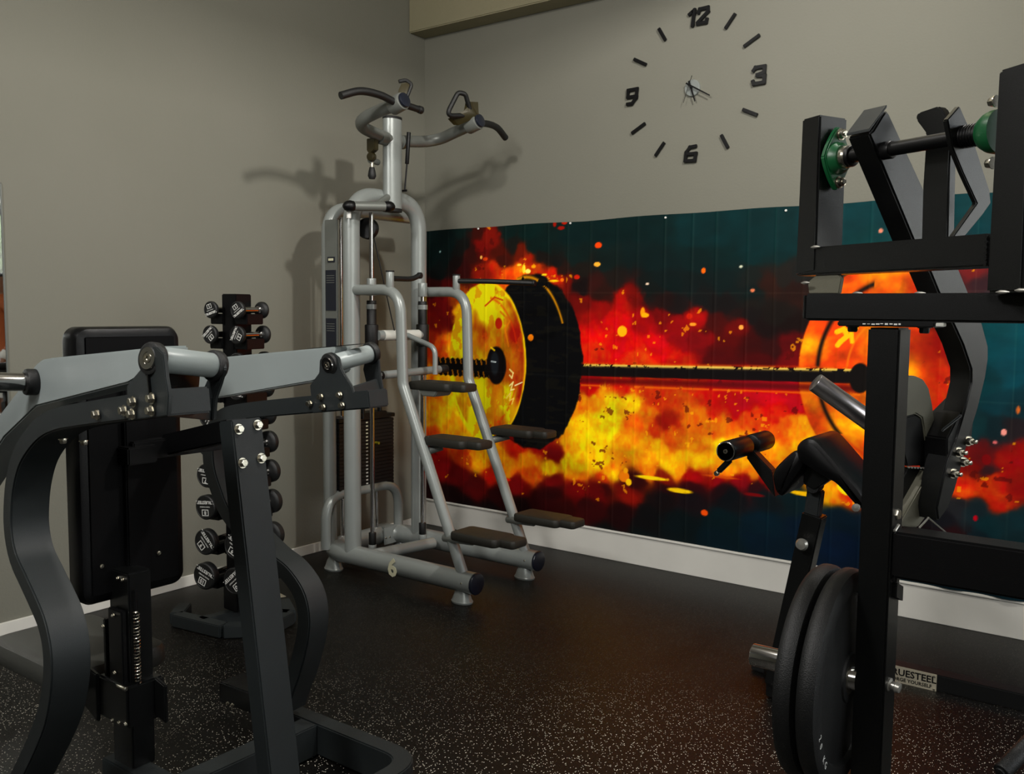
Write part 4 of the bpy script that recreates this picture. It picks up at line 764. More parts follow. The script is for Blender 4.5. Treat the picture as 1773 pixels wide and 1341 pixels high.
    nearB = [(1.9118,-2.6130,1.1725), (1.9491,-2.6097,1.2118), (1.9519,-2.6095,1.2493), (1.9725,-2.6077,1.2686), (2.0018,-2.6051,1.2729), (2.0261,-2.6030,1.2587), (2.0347,-2.6022,1.2289), (2.0499,-2.6009,1.2079), (2.0759,-2.5986,1.1775), (2.0993,-2.5966,1.1190), (1.9223,-2.6120,1.0906)]
    farB = [(1.9605,-2.4437,1.2149), (1.9746,-2.4425,1.2651), (1.9954,-2.4407,1.2939), (2.0158,-2.4389,1.2839), (2.0224,-2.4383,1.2438), (2.0267,-2.4379,1.2088), (2.0422,-2.4366,1.1340), (1.9876,-2.4413,1.1273)]
    bracket(NF, nearB, 0.165, farB, [(2.0759,-2.5986,1.1758), (2.0179,-2.4317,1.1887), (2.0358,-2.4301,1.1296), (2.0993,-2.5966,1.1190)], (1.9880,-2.6063,1.2371), (1.9933,-2.4338,1.2672), None)
    for pt in ((2.0896,-3.3626,1.1641), (2.2178,-3.3738,1.1832), (2.2598,-3.3775,1.2046), (2.2534,-3.3769,1.1788), (2.3386,-3.3844,1.2174), (2.3351,-3.3841,1.1926)): bb = B(); bolt(bb, V(pt)-NL*0.004, -NL, 0.0098, 0.010); obj('bolt_head', bb, 'bolt', th)
    for pt in ((1.9158,-2.6126,1.1194), (1.9597,-2.6088,1.1426), (1.9685,-2.6080,1.1124), (2.0340,-2.6023,1.1519), (2.0426,-2.6015,1.1221)): bb = B(); bolt(bb, V(pt)-NF*0.004, -NF, 0.0088, 0.010); obj('bolt_head', bb, 'bolt', th)
    for pt in ((1.8241,-3.3094,1.0805), (1.8948,-3.2955,1.0813)): bb = B(); bolt(bb, pt, (0.1, 0, -1), 0.009, 0.010); obj('bolt_head', bb, 'bolt', th)
    # swing arms ------------------------------------------------------------
    armA = [(2.2473,-3.3314,1.3177), (2.2065,-3.3278,1.3115), (1.7392,-3.2869,1.2725), (1.6753,-3.2813,1.2655), (1.6305,-3.2774,1.2503), (1.5908,-3.2739,1.2215), (1.4677,-3.2632,1.1526), (1.0909,-3.2302,0.9445), (1.0771,-3.2290,0.8257), (1.3994,-3.2572,1.0394), (1.6286,-3.2773,1.1431), (2.1364,-3.3217,1.2330), (2.2449,-3.3312,1.2688)]
    oa = obj('swing_arm', prism(B(), armA, NL*0.085, 0.004), G_, th)
    armB = [(1.9566,-2.5640,1.2872), (1.4764,-2.6061,1.2398), (1.2388,-2.6268,1.1905), (1.2355,-2.6271,1.0921), (1.4482,-2.6085,1.1045), (1.8764,-2.5711,1.1802), (1.9558,-2.5641,1.2116)]
    ob = obj('swing_arm', prism(B(), armB, NF*0.085, 0.004), G_, th)
    z = V((1.8611,-2.5474,1.2785))
    bb = B(); e = V((math.cos(math.radians(5)), math.sin(math.radians(5)), 0)); k = (V((1.9566,-2.5640,1.2872))-V((1.4764,-2.6061,1.2398))).normalized()
    s0 = V((1.8397,-2.5743,1.2762))+NF*0.018+V((0, 0, 0.0012))
    prism(bb, [s0, s0+k*0.20, s0+k*0.20+NF*0.05, s0+NF*0.05], (0, 0, 0.001)); obj('grip_strip', bb, 'black2', ob, False)
    # plate horns
    h0 = V((1.6319,-3.2825,1.2062)); hd = V((-0.16, -1, 0.06)).normalized()
    bb = B(); cyl(bb, h0, h0+hd*0.30, 0.0235, 24, 0.003); obj('plate_horn', bb, 'chrome', th)
    bb = B(); cyl(bb, h0-hd*0.01, h0+hd*0.022, 0.034, 24, 0.006); obj('horn_collar', bb, 'rubber', th)
    # back pad ----------------------------------------------------------
    bb = B(); rpad(bb, (1.555, -2.992, 0.957), (0, 1, 0), (0, 0, 1), (1, 0, 0), 0.322, 0.775, 0.085, 0.035, 0.020); pad = obj('back_pad', bb, 'vinyl', th)
    bb = B(); prism(bb, [(1.598, -2.992+sx*0.135, 0.957+sz*0.36) for sx, sz in ((-1, -1), (1, -1), (1, 1), (-1, 1))], (0.004, 0, 0), 0.002); obj('pad_board', bb, 'matte', pad)
    bb = B(); prism(bb, [(1.602, -3.03, 0.64), (1.602, -2.96, 0.64), (1.602, -2.96, 1.2), (1.602, -3.03, 1.2)], (0.02, 0, 0), 0.004); obj('pad_spine', bb, 'matte', th)
    for pt in ((1.6030,-3.0995,0.6795), (1.6030,-2.9238,0.6803)): bb = B(); bolt(bb, pt, (1, 0, 0), 0.005, 0.004); obj('screw', bb, 'bolt', th)
    # seat and its spring post ------------------------------------------
    bb = B(); rpad(bb, (1.285, -3.01, 0.335), (1, 0, 0), (0, 1, 0), (0, 0, 1), 0.48, 0.34, 0.075, 0.05, 0.022); obj('seat', bb, 'vinylg', th)
    bb = B(); box(bb, (1.10, -3.11, 0.277), (1.50, -2.91, 0.297), 0.004); beam(bb, (1.30, -3.03, 0.265), (1.56, -3.03, 0.25), 0.05, 0.05); obj('seat_carriage', bb, 'black2', th)
    px0, px1, pyc = 1.585, 1.695, -3.035
    bb = B(); box(bb, (px0, pyc-0.035, 0.10), (px1-0.01, pyc+0.035, 0.665), 0.004); obj('seat_post', bb, 'black', th)
    bb = B(); box(bb, (px0+0.02, pyc-0.052, 0.28), (px1-0.02, pyc-0.036, 0.56), 0.003); obj('slide_rail', bb, 'black2', th)
    bb = B(); box(bb, (px0-0.012, pyc-0.05, 0.28), (px0+0.004, pyc-0.034, 0.52), 0.003); obj('slide_rail', bb, 'black2', th)
    bb = B(); box(bb, (px0-0.03, pyc-0.06, 0.235), (px1+0.012, pyc+0.055, 0.355), 0.006); bm_ = obj('post_clamp', bb, 'black', th)
    bb = B(); prism(bb, [(px0-0.09, pyc-0.07, 0.25), (px0-0.02, pyc-0.07, 0.22), (px0-0.02, pyc-0.07, 0.36), (px0-0.09, pyc-0.07, 0.375)], (0, 0.012, 0), 0.003); obj('clamp_plate', bb, 'black', th)
    bb = B(); prism(bb, [(px1+0.014, pyc+0.02, 0.25), (px1+0.05, pyc+0.03, 0.23), (px1+0.05, pyc+0.03, 0.34), (px1+0.014, pyc+0.02, 0.36)], (0, 0.012, 0), 0.003); obj('clamp_plate', bb, 'black', th)
    bb = B(); hp = []
    x0, y0 = px1+0.004, pyc-0.022
    for i in range(22*10+1):
        a = 2*math.pi*i/10; hp.append((x0+0.008*math.cos(a), y0+0.008*math.sin(a), 0.355+0.205*i/220))
    tube(bb, hp, 0.0018, 5); obj('spring', bb, 'bolt', th)
    bb = B(); cyl(bb, (x0, y0, 0.33), (x0, y0, 0.62), 0.0035, 8); obj('spring_rod', bb, 'black2', th)
    for x, y, z in ((px1-0.055, pyc-0.054, 0.545), (px1-0.055, pyc-0.054, 0.38), (px0-0.003, pyc-0.052, 0.50), (px1+0.004, pyc-0.06, 0.25), (px1-0.03, pyc-0.06, 0.245), (px1-0.065, pyc-0.06, 0.242), (px1-0.035, pyc-0.035, 0.645), (px1-0.06, pyc-0.035, 0.645)):
        bb = B(); bolt(bb, (x, y, z), (0, -1, 0), 0.005, 0.005); obj('screw', bb, 'bolt', th)
    bb = B(); cyl(bb, (px1-0.03, pyc-0.062, 0.352), (px1+0.012, pyc-0.062, 0.352), 0.006, 10, 0.001); obj('release_pin', bb, 'bolt', th)
    # low pedal block seen beyond the post
    bb = B(); beam(bb, (1.4551,-2.5749,0.1200), (1.6552,-2.5651,0.1200), 0.10, 0.07); obj('foot_rest', bb, 'black', th)
    for pt in ((1.5151,-2.6168,0.1100), (1.5384,-2.6159,0.1100)): bb = B(); bolt(bb, V(pt)+V((0.02, -0.03, 0)), (0.6, -0.8, 0), 0.005, 0.005); obj('screw', bb, 'bolt', th)
make_press()

# ------------------------------------------------------------ dumbbell tree
def make_rack():
    A = V((-math.sin(math.radians(12)), math.cos(math.radians(12)), 0)); Bv = V((A.y, -A.x, 0))   # along the dumbbells, across the tower
    cc = V((0.640, -1.922, 0))
    th = thing('dumbbell_tree', 'narrow black dumbbell tree with an angular floor frame standing before the left wall', 'dumbbell rack', cc)
    b = B(); prism(b, [cc+A*s*0.05+Bv*t*0.040+V((0, 0, 0.06)) for s, t in ((-1, -1), (1, -1), (1, 1), (-1, 1))], (0, 0, 1.40), 0.004); obj('column', b, 'black2', th)
    # floor frame
    h = 0.055
    P = {k: V(v) for k, v in dict(a=(0.3491,-2.0467,0.0550), b=(0.4496,-2.1615,0.0550), c=(0.7739,-2.1229,0.0550), d=(0.9149,-1.9755,0.0550), e=(0.8661,-1.8031,0.0550), f=(0.6798,-1.6878,0.0550)).items()}
    def bar(p, q, w=0.06): b = B(); beam(b, V((p.x, p.y, h/2+0.002)), V((q.x, q.y, h/2+0.002)), w, h); return b
    cin = lambda p: V((p.x, p.y, 0))+(V((cc.x, cc.y, 0))-V((p.x, p.y, 0))).normalized()*0.03
    pts = [cin(P[k]) for k in 'abcdef']
    for i in range(5): obj('base_bar', bar(pts[i], pts[i+1]), 'char', th)
    obj('base_bar', bar(pts[1]*0.5+pts[2]*0.5, V((cc.x, cc.y, 0)), 0.05), 'char', th)
    obj('base_bar', bar(pts[4], V((cc.x, cc.y, 0)), 0.05), 'char', th)
    b = B(); box(b, (cc.x-0.05, cc.y-0.06, 0.06), (cc.x+0.05, cc.y+0.05, 0.20), 0.004); obj('column_shoe', b, 'black2', th)
    for k, q in enumerate(((0.052, -0.05, 0.155), (0.052, -0.03, 0.115), (0.052, 0.01, 0.16), (0.052, 0.025, 0.12))):
        b = B(); bolt(b, cc+V(q), (1, -0.3, 0), 0.010, 0.010); obj('bolt_head', b, 'bolt', th)
    lb = V((0.6227,-1.7087,0.0600)); b = B(); prism(b, [lb+V(q) for q in ((-0.05, -0.01, 0), (0.04, -0.03, 0), (0.05, 0.01, 0), (-0.04, 0.03, 0))], (0, 0, 0.002)); obj('floor_label', b, 'plate', th, False)
    # tiers and their cradles; heads get bigger towards the floor
    vs = [537, 580, 627, 674, 722, 771, 823, 877, 936, 994]
    zs = [1.391,1.284,1.167,1.049,0.928,0.803,0.670,0.531,0.378,0.227]
    words = ['one', 'two', 'three', 'four', 'five', 'six', 'seven', 'eight', 'nine', 'ten']
    order = ['topmost', 'second from the top', 'third from the top', 'fourth from the top', 'fifth from the top', 'sixth from the top', 'fourth from the bottom', 'third from the bottom', 'second from the bottom', 'lowest']
    rnd = random.Random(5)
    for i, z in enumerate(zs):
        R = 0.037+0.0025*i
        L = 0.145+0.0105*i
        off = 0.068+0.0012*i
        b = B()
        for s in (-1, 1):
            c = cc+Bv*s*(off)+V((0, 0, z-0.017)); kk = L/2-0.02; prism(b, [c-A*kk-Bv*0.034, c+A*kk-Bv*0.034, c+A*kk+Bv*0.034, c-A*kk+Bv*0.034], (0, 0, -0.045), 0.003)
            prism(b, [c-A*0.05+Bv*(-0.03*s)+V((0, 0, -0.05)), c+A*0.05+Bv*(-0.03*s)+V((0, 0, -0.05)), c+A*0.05+Bv*(-0.03*s)+V((0, 0, 0.03)), c-A*0.05+Bv*(-0.03*s)+V((0, 0, 0.03))], Bv*(-0.02*s), 0.002)
        obj('cradle', b, 'black2', th)
        for s in (-1, 1):
            c = cc+Bv*s*(off+0.006)+V((0, 0, z))+A*(0.0)
            side = 'left' if s < 0 else 'right'
            d = thing('dumbbell', 'black round %s kilo dumbbell on the %s side of the tree, %s' % (words[i], side, order[i]), 'dumbbell', c, 'dumbbells on the tree')
            for q in (-1, 1):
                b = B(); hc = c+A*q*L/2; w = 0.024+0.0022*i
                lathe(b, hc-A*q*w*0.5, A*q, [(0, R*0.72), (0.004, R*0.9), (0.010, R), (w-0.004, R), (w, R-0.004), (w+0.0005, R*0.86), (w-0.001, R*0.84), (w-0.001, 0.0)], 32)
                obj('head', b, 'rubber', d)
            b = B(); r = 0.0125; lathe(b, c-A*(L/2-0.01), A, [(0, r*1.35), (0.012, r*1.35), (0.016, r), (L*0.35, r*1.12), (L-0.036, r), (L-0.032, r*1.35), (L-0.02, r*1.35)], 18); obj('handle', b, 'chrome', d)
            # print on the near disc
            rot = math.radians(180+rnd.uniform(-50, 50)) if i > 4 else math.radians(rnd.uniform(-70, 70)+(180 if i == 1 else 0))
            w = 0.024+0.0022*i
            fp = c-A*(L/2+w/2-0.0006)
            x_ax = Bv*math.cos(rot)+V((0, 0, 1))*math.sin(rot)
            m_ = frame_m(fp, x_ax, -A)
            tb = text_bm('TRUESTEEL', R*0.36, m_ @ Matrix.Translation((0, -R*0.42, 0)), 0.0003, 1.0, 0.0004)
            for tx_ in (text_bm(str(i+1), R*0.42, m_ @ Matrix.Translation((0, R*0.42, 0)), 0.0003, 1.0, 0.0004), text_bm('FORGE YOURSELF', R*0.13, m_ @ Matrix.Translation((0, -R*0.05, 0)), 0.0003)):
                me = bpy.data.meshes.new('x'); tx_.to_mesh(me); tb.from_mesh(me); tx_.free(); bpy.data.meshes.remove(me)
            hw = R*0.34; hh = R*0.26
            for (x0, y0, x1, y1) in ((-hw, -hh, hw, -hh+R*0.06), (-hw, hh-R*0.06, hw, hh), (-hw, -hh, -hw+R*0.06, hh), (hw-R*0.06, -hh, hw, hh)):
                prism(tb, [m_ @ V((x0, y0+R*0.42, 0)), m_ @ V((x1, y0+R*0.42, 0)), m_ @ V((x1, y1+R*0.42, 0)), m_ @ V((x0, y1+R*0.42, 0))], -A*0.0003)
            obj('disc_print', tb, 'text', d, False)
make_rack()

# ------------------------------------------------------------ heavy black plate-loaded machine on the right
E25 = V((math.cos(math.radians(25)), -math.sin(math.radians(25)), 0)); N25 = V((math.sin(math.radians(25)), math.cos(math.radians(25)), 0))
def make_row():
    th = thing('lever_machine', 'black square-tube lever machine with green bearings and a swinging arm on the right', 'exercise machine', (3.55, -2.4, 0))
    K, K2 = 'black', 'black2'
    YF = -2.53
    # upright
    obj('upright', box(B(), (3.484, YF, 0.0), (3.545, YF+0.085, 1.372), 0.004), K, th)
    # beam on top, flange and its bolts
    obj('top_beam', box(B(), (3.353, YF, 1.384), (4.25, YF+0.060, 1.440), 0.005), K, th)
    b = B()
    for k in range(9): cyl(b, (3.3535, YF+0.004+k*0.0062, 1.388+0.0), (3.3535, YF+0.004+k*0.0062, 1.436), 0.0030, 6)
    obj('end_weld', b, K, th)
    b = B(); box(b, (3.425, YF-0.006, 1.374), (3.608, YF+0.09, 1.384), 0.002); fl = obj('flange', b, K2, th)
    b = B()
    rr = random.Random(3)
    for k in range(9): x = 3.475+k*0.0085; box(b, (x, YF-0.0066, 1.3775+rr.random()*0.002), (x+0.004+rr.random()*0.003, YF-0.0060, 1.3795+rr.random()*0.002))
    obj('flange_print', b, 'text', fl, False)
    b = B(); box(b, (3.610, YF-0.004, 1.376), (3.624, YF+0.02, 1.383), 0.001); obj('flange_tab', b, 'paper', th)
    for x in (3.448, 3.585):
        b = B(); bolt(b, (x, YF+0.02, 1.374), (0, 0, -1), 0.010, 0.010); obj('bolt_head', b, 'char', th)
    # carriage: two posts and a tie bar, turned to the room
    def cbar(p, q, w, h, nm, m=K, up=(0, 0, 1), off=0): b = B(); beam(b, p, q, w, h, up, 0.005); return obj(nm, b, m, th)
    pl = [(3.2746,-2.3619,1.8324), (3.3235,-2.3846,1.8329), (3.3223,-2.3841,1.5454), (3.3250,-2.3854,1.4818), (3.2703,-2.3598,1.4835)]
    obj('carriage_post', prism(B(), [(3.2747,-2.3619,1.8311), (3.3235,-2.3846,1.8329), (3.3246,-2.3852,1.4920), (3.2703,-2.3598,1.4835)], N25*0.085, 0.004), K, th)
    obj('tie_bar', prism(B(), [(3.3184,-2.3800,1.5457), (3.6973,-2.5568,1.5474), (3.7004,-2.5582,1.4868), (3.2726,-2.3587,1.4835)], N25*0.06, 0.004), K, th)
    obj('carriage_post', prism(B(), [(3.6997,-2.5623,1.8348), (3.7555,-2.5883,1.8388), (3.7611,-2.5909,1.4397), (3.6975,-2.5612,1.4386)], N25*0.085, 0.005), K, th)
    b = B()
    for k in range(6): p = V((3.6952,-2.5591,1.5410)); cyl(b, p+V((0, 0, -0.010*k)), p+V((0, 0, -0.010*k))-N25*0.003, 0.0032, 8)
    obj('weld_bead', b, K2, th)
    for p in ((3.3241,-2.3893,1.5450), (3.7283,-2.5844,1.4400), (3.7603,-2.5994,1.4426), (3.4211,-2.3971,1.4430), (3.5619,-2.4627,1.4411), (3.3041,-2.3866,1.4667)):
        b = B(); tube(b, [V(p)-E25*0.012, V(p)-E25*0.003, V(p)+E25*0.006, V(p)+E25*0.014], [0.001, 0.004, 0.0035, 0.001], 8); obj('weld_bead', b, 'weld', th)
    # gusset plates between tie bar and top beam
    obj('gusset', prism(B(), [(3.3011,-2.3632,1.4687), (3.3339,-2.3785,1.4921), (3.3770,-2.3986,1.4880), (3.3890,-2.4042,1.4765), (3.3834,-2.4015,1.4418), (3.3053,-2.3651,1.4428)], N25*0.01, 0.002), 'lit_grey', th)
    # green flange bearings and the shaft
    Pr = V((3.3488,-2.3468,1.7402)); Pe = V((3.6791,-2.5008,1.7384)); sd = (Pe-Pr).normalized()
    post_face = V((3.3231,-2.3348,1.7441))
    f0 = V((3.3424,-2.3466,1.7395))
    def rhomb(c, ax, hh, hw, t_):
        ax = V(ax).normalized(); u = V((0, 0, 1)); s = ax.cross(u).normalized(); out = []
        for k in range(24):
            a = 2*math.pi*k/24; x, z = math.cos(a), math.sin(a); r = 1.0/((abs(x)**1.25+abs(z)**1.25)**(1/1.25)); out.append(c+s*x*r*hw+u*z*r*hh)
        return prism(B(), out, ax*t_, 0.003)
    obj('bearing_flange', rhomb(f0+E25*0.002, E25, 0.070, 0.042, 0.014), 'green', th)
    b = B(); lathe(b, f0+E25*0.014, E25, [(0, 0.036), (0.008, 0.034), (0.018, 0.027), (0.018, 0.0)], 26); obj('bearing_boss', b, 'green', th)
    b = B(); lathe(b, f0+E25*0.030, E25, [(0, 0.021), (0.004, 0.024), (0.012, 0.024), (0.016, 0.020), (0.02, 0.020)], 24); obj('bearing_ring', b, 'bolt', th)
    for s in (-1, 1):
        b = B(); c = f0+V((0, 0, 0.052*s))+E25*0.014+N25*0.004; lathe(b, c, E25, [(0, 0.013), (0.003, 0.0135), (0.004, 0.010), (0.013, 0.010), (0.014, 0.006), (0.018, 0.0055)], 12); obj('bearing_bolt', b, 'bolt', th)
    b = B(); cyl(b, f0+E25*0.02, Pe, 0.0145, 20); sh = obj('pivot_shaft', b, K2, th)
    b = B(); cyl(b, V((3.3634,-2.3536,1.7404)), V((3.3937,-2.3677,1.7395)), 0.023, 22, 0.004); obj('shaft_collar', b, K2, th)
    b = B(); cyl(b, V((3.4622,-2.3997,1.7383)), V((3.4857,-2.4107,1.7380)), 0.0185, 20, 0.003); obj('shaft_collar', b, K2, th)
    b = B(); cyl(b, V((3.6138,-2.4704,1.7381)), V((3.6665,-2.4949,1.7374)), 0.0205, 20, 0.003)
    for k in range(7): p = V((3.6273,-2.4766,1.7379))+sd*(k*0.0062); cyl(b, p, p+sd*0.003, 0.0222, 20, 0.001)
    obj('threaded_collar', b, K2, th)
    b = B(); pe = V((3.6886,-2.5052,1.7366)); lathe(b, pe, -E25, [(-0.012, 0.040), (0.0, 0.040), (0.010, 0.037), (0.022, 0.029), (0.030, 0.019), (0.030, 0.0)], 30); obj('bearing_boss', b, 'green', th)
    for v in (178, 281):
        b = B(); p = V((3.6896,-2.5223,1.7328)); p.z = p.z+(230-v)*0.00108; bolt(b, p+E25*0.004, -E25, 0.009, 0.012); obj('bearing_bolt', b, 'bolt', th)
    # slanted swing arm (solid plate with depth)
    armP = [(3.4468,-2.4453,1.7695), (3.4517,-2.4348,1.7765), (3.4625,-2.4117,1.8095), (3.4673,-2.4014,1.8224), (3.4711,-2.3931,1.8164), (3.5192,-2.2900,1.6750), (3.5563,-2.2104,1.5605), (3.5756,-2.1691,1.5009), (3.5908,-2.1366,1.4514), (3.6138,-2.0871,1.3811), (3.6254,-2.0623,1.3265), (3.6264,-2.0601,1.2970), (3.6235,-2.0664,1.2528), (3.6144,-2.0859,1.1824), (3.6041,-2.1081,1.1245), (3.5957,-2.1260,1.0613), (3.5857,-2.1474,0.9959), (3.5775,-2.1650,0.9574), (3.5632,-2.1956,0.9273), (3.5597,-2.2032,0.9614), (3.5716,-2.1776,1.0653), (3.5836,-2.1520,1.1179), (3.5950,-2.1274,1.1884), (3.6019,-2.1127,1.2423), (3.6009,-2.1149,1.2742), (3.5870,-2.1446,1.3301), (3.5702,-2.1807,1.3810), (3.5475,-2.2294,1.4496), (3.5349,-2.2564,1.4919), (3.5101,-2.3097,1.5582)]
    obj('swing_arm', prism(B(), armP, -E25*0.058, 0.004), K, th)
    b = B(); prism(b, [V(p)+V((0, 0, 0.001)) for p in ((3.4472,-2.4469,1.7715), (3.4683,-2.4015,1.8258))]+[V(p)-E25*0.060+V((0, 0, 0.001)) for p in ((3.4679,-2.4000,1.8261), (3.4468,-2.4454,1.7718))], (0, 0, 0.006), 0.001); obj('arm_cap', b, 'char', th)
    # second, parallel lever and the hooked stop plate
    armR = [(3.6117,-2.5218,1.7657), (3.6256,-2.4919,1.7949), (3.6391,-2.4631,1.7562), (3.6687,-2.3994,1.6429), (3.6711,-2.3944,1.6186), (3.6614,-2.4152,1.5949), (3.6406,-2.4597,1.5523), (3.6255,-2.4921,1.5265), (3.6182,-2.5077,1.5313), (3.6532,-2.4327,1.6160), (3.6339,-2.4741,1.6701), (3.6196,-2.5048,1.7150)]
    obj('short_lever', prism(B(), armR, -E25*0.012, 0.002), K, th)
    hook = [(3.5449,-2.3941,1.5231), (3.5420,-2.3927,1.6619), (3.5443,-2.3938,1.7672), (3.5217,-2.3833,1.7981), (3.5200,-2.3825,1.8078), (3.5260,-2.3853,1.8124), (3.5662,-2.4040,1.8169), (3.5735,-2.4075,1.8131), (3.5891,-2.4147,1.7852), (3.5961,-2.4180,1.7613), (3.5966,-2.4182,1.6800), (3.6009,-2.4202,1.5200)]
    obj('stop_plate', prism(B(), hook, N25*0.022, 0.003), K, th)
    # chrome peg pointing up to the left
    p0 = V((3.3169,-2.3354,1.2424)); p1 = V((3.4158,-2.2703,1.1592)); p1 = p1+(p1-p0)*0.25
    b = B(); cyl(b, p0, p1, 0.0225, 26, 0.002); obj('plate_peg', b, 'satin', th)
    # curved hanger, its grey imitating reflected light, and box section behind the upright
    hang = [(3.4662,-2.2618,1.2592), (3.4988,-2.1919,1.2585), (3.5116,-2.1644,1.2484), (3.5198,-2.1469,1.2290), (3.5260,-2.1335,1.1908), (3.5341,-2.1162,1.1219), (3.5436,-2.0958,1.0656), (3.5466,-2.0893,1.0237), (3.5435,-2.0960,0.9827), (3.5390,-2.1057,0.9587), (3.5311,-2.1227,0.9921), (3.5269,-2.1317,1.0465), (3.5116,-2.1643,1.1599), (3.5021,-2.1847,1.1703), (3.4817,-2.2285,1.1633), (3.4689,-2.2560,1.1568)]
    obj('hanger_arm', prism(B(), hang, -E25*0.03, 0.003), 'lit_grey', th)
    boxp = [(3.4798,-2.2207,1.1611), (3.4995,-2.1785,1.1683), (3.5091,-2.1580,1.1578), (3.5251,-2.1235,1.0452), (3.4912,-2.1963,1.0483), (3.4805,-2.2193,1.1077)]
    obj('hanger_box', prism(B(), boxp, -E25*0.03, 0.003), K2, th)
    b = B()
    for k in range(8): t_ = k/7; p = V((3.4932,-2.1992,1.0476))*(1-t_)+V((3.5238,-2.1335,1.0395))*t_; cyl(b, p, p+V((0.004, -0.006, 0)), 0.0022, 7)
    obj('weld_bead', b, 'weld', th)
    diag = [(3.5298,-2.1490,1.0368), (3.5356,-2.1366,1.0153), (3.5437,-2.1192,0.9753), (3.5344,-2.1392,0.9403), (3.5167,-2.1771,0.9048), (3.4898,-2.2347,0.9142), (3.4935,-2.2270,0.9321)]
    obj('diagonal_plate', prism(B(), diag, -E25*0.03, 0.003), 'lit_grey', th)
    obj('diagonal_plate', prism(B(), [(3.4884,-2.1786,1.0430), (3.5202,-2.1105,1.0347), (3.4832,-2.1898,0.9281), (3.4752,-2.2070,0.9164), (3.4732,-2.2113,0.9916)], -E25*0.03, 0.003), K2, th)
    # joint plate with four bolts on the arm
    obj('joint_plate', prism(B(), [(3.5838,-2.1398,1.1686), (3.6086,-2.0866,1.2062), (3.6055,-2.0931,1.1123), (3.5930,-2.1199,1.0939), (3.5867,-2.1334,1.0209), (3.5715,-2.1662,1.0171), (3.5684,-2.1728,1.1174)], -E25*0.075, 0.003), K2, th)
    for p in ((3.6011,-2.1145,1.1088), (3.5872,-2.1443,1.0854), (3.5948,-2.1279,1.0614), (3.5810,-2.1575,1.0370)):
        b = B(); bolt(b, p, E25-N25*0.3, 0.0095, 0.012); cyl(b, V(p)+E25*0.010, V(p)+E25*0.022, 0.005, 10, 0.001); obj('bolt_head', b, 'bolt', th)
    b = B(); beam(b, (3.5624,-2.2069,1.1376), (3.5909,-2.1459,1.1710), 0.006, 0.008); obj('stop_strip', b, 'char', th)
    # lower beam, its brackets, and bolts
    obj('lower_beam', box(B(), (3.547, YF+0.004, 0.872), (4.35, YF+0.075, 0.966), 0.005), K2, th)
    b = B(); box(b, (3.546, YF+0.012, 0.86), (3.556, YF+0.07, 0.872), 0.002); prism(b, [(3.546, YF+0.02, 0.86), (3.556, YF+0.02, 0.86), (3.556, YF+0.07, 0.84), (3.546, YF+0.07, 0.84)], (0, 0, -0.03)); obj('small_bracket', b, K2, th)
    for p, m in (((3.5367,-2.4900,0.9948), 'bolt'),):
        b = B(); bolt(b, p, (1, -0.2, 0), 0.012, 0.012); obj('bolt_head', b, m, th)
    b = B(); p = V((3.5390,-2.5000,0.6443)); lathe(b, p, (1, -0.15, -0.1), [(0, 0.013), (0.010, 0.014), (0.012, 0.009), (0.020, 0.009), (0.022, 0.012), (0.030, 0.010), (0.032, 0.004)], 12); obj('lock_bolt', b, 'weld', th)
    for a, c in (((3.5500,-2.5250,0.9677), (3.5511,-2.5000,0.9762)), ((3.5294,-2.5000,1.0157), (3.5427,-2.4700,1.0257))):
        b = B(); cyl(b, a, c, 0.003, 8, 0.001); obj('weld_bead', b, 'weld', th)
    b = B(); beam(b, (3.5435,-2.2143,0.9398), (3.5718,-2.1536,0.8965), 0.006, 0.003); beam(b, (3.5318,-2.2394,0.9174), (3.5460,-2.2089,0.9392), 0.006, 0.004); obj('wire_clip', b, 'weld', th)
    # floor beam with the nameplate
    obj('floor_beam', box(B(), (2.9, -0.82, 0.0), (4.4, -0.75, 0.062), 0.004), K, th)
    x0, x1 = 3.12, 3.305
    b = B(); prism(b, [(x0, -0.822, -0.003), (x1, -0.822, -0.003), (x1, -0.822, 0.064), (x0, -0.822, 0.064)], (0, -0.002, 0), 0.0008); obj('nameplate', b, 'plate', th)
    xc = (x0+x1)/2
    tb = text_bm('TRUESTEEL', 0.036, frame_m((xc+0.002, -0.8245, 0.040), (1, 0, 0), (0, -1, 0)), 0.0003, 1.0, 0.0008)
    t2 = text_bm('FORGE YOURSELF', 0.0185, frame_m((xc+0.002, -0.8245, 0.014), (1, 0, 0), (0, -1, 0)), 0.0003, 1.0, 0.0004)
    me = bpy.data.meshes.new('x'); t2.to_mesh(me); tb.from_mesh(me); t2.free(); bpy.data.meshes.remove(me)
    obj('nameplate_print', tb, 'black2', th, False)
    for x in (x0+0.008, x1-0.008):
        for z in (0.006, 0.055): b = B(); cyl(b, (x, -0.824, z), (x, -0.827, z), 0.004, 10, 0.001); obj('rivet', b, 'bolt', th)
    # lower right handle end
    p0 = V((3.7665,-2.5722,0.5556)); p1 = V((3.8139,-2.4689,0.6060))
    b = B(); cyl(b, p0, p1, 0.016, 18, 0.003); cyl(b, p0-(p1-p0).normalized()*0.004, p0+(p1-p0).normalized()*0.002, 0.010, 14, 0.001); obj('handle_tube', b, 'rubber', th)
    # sleeve that carries the plates
    y0, z0 = -2.518, 0.644
    b = B(); cyl(b, (3.262, y0, z0), (3.49, y0, z0), 0.0245, 26, 0.002); obj('plate_sleeve', b, 'chrome', th)
    return y0, z0
py0, pz0 = make_row()
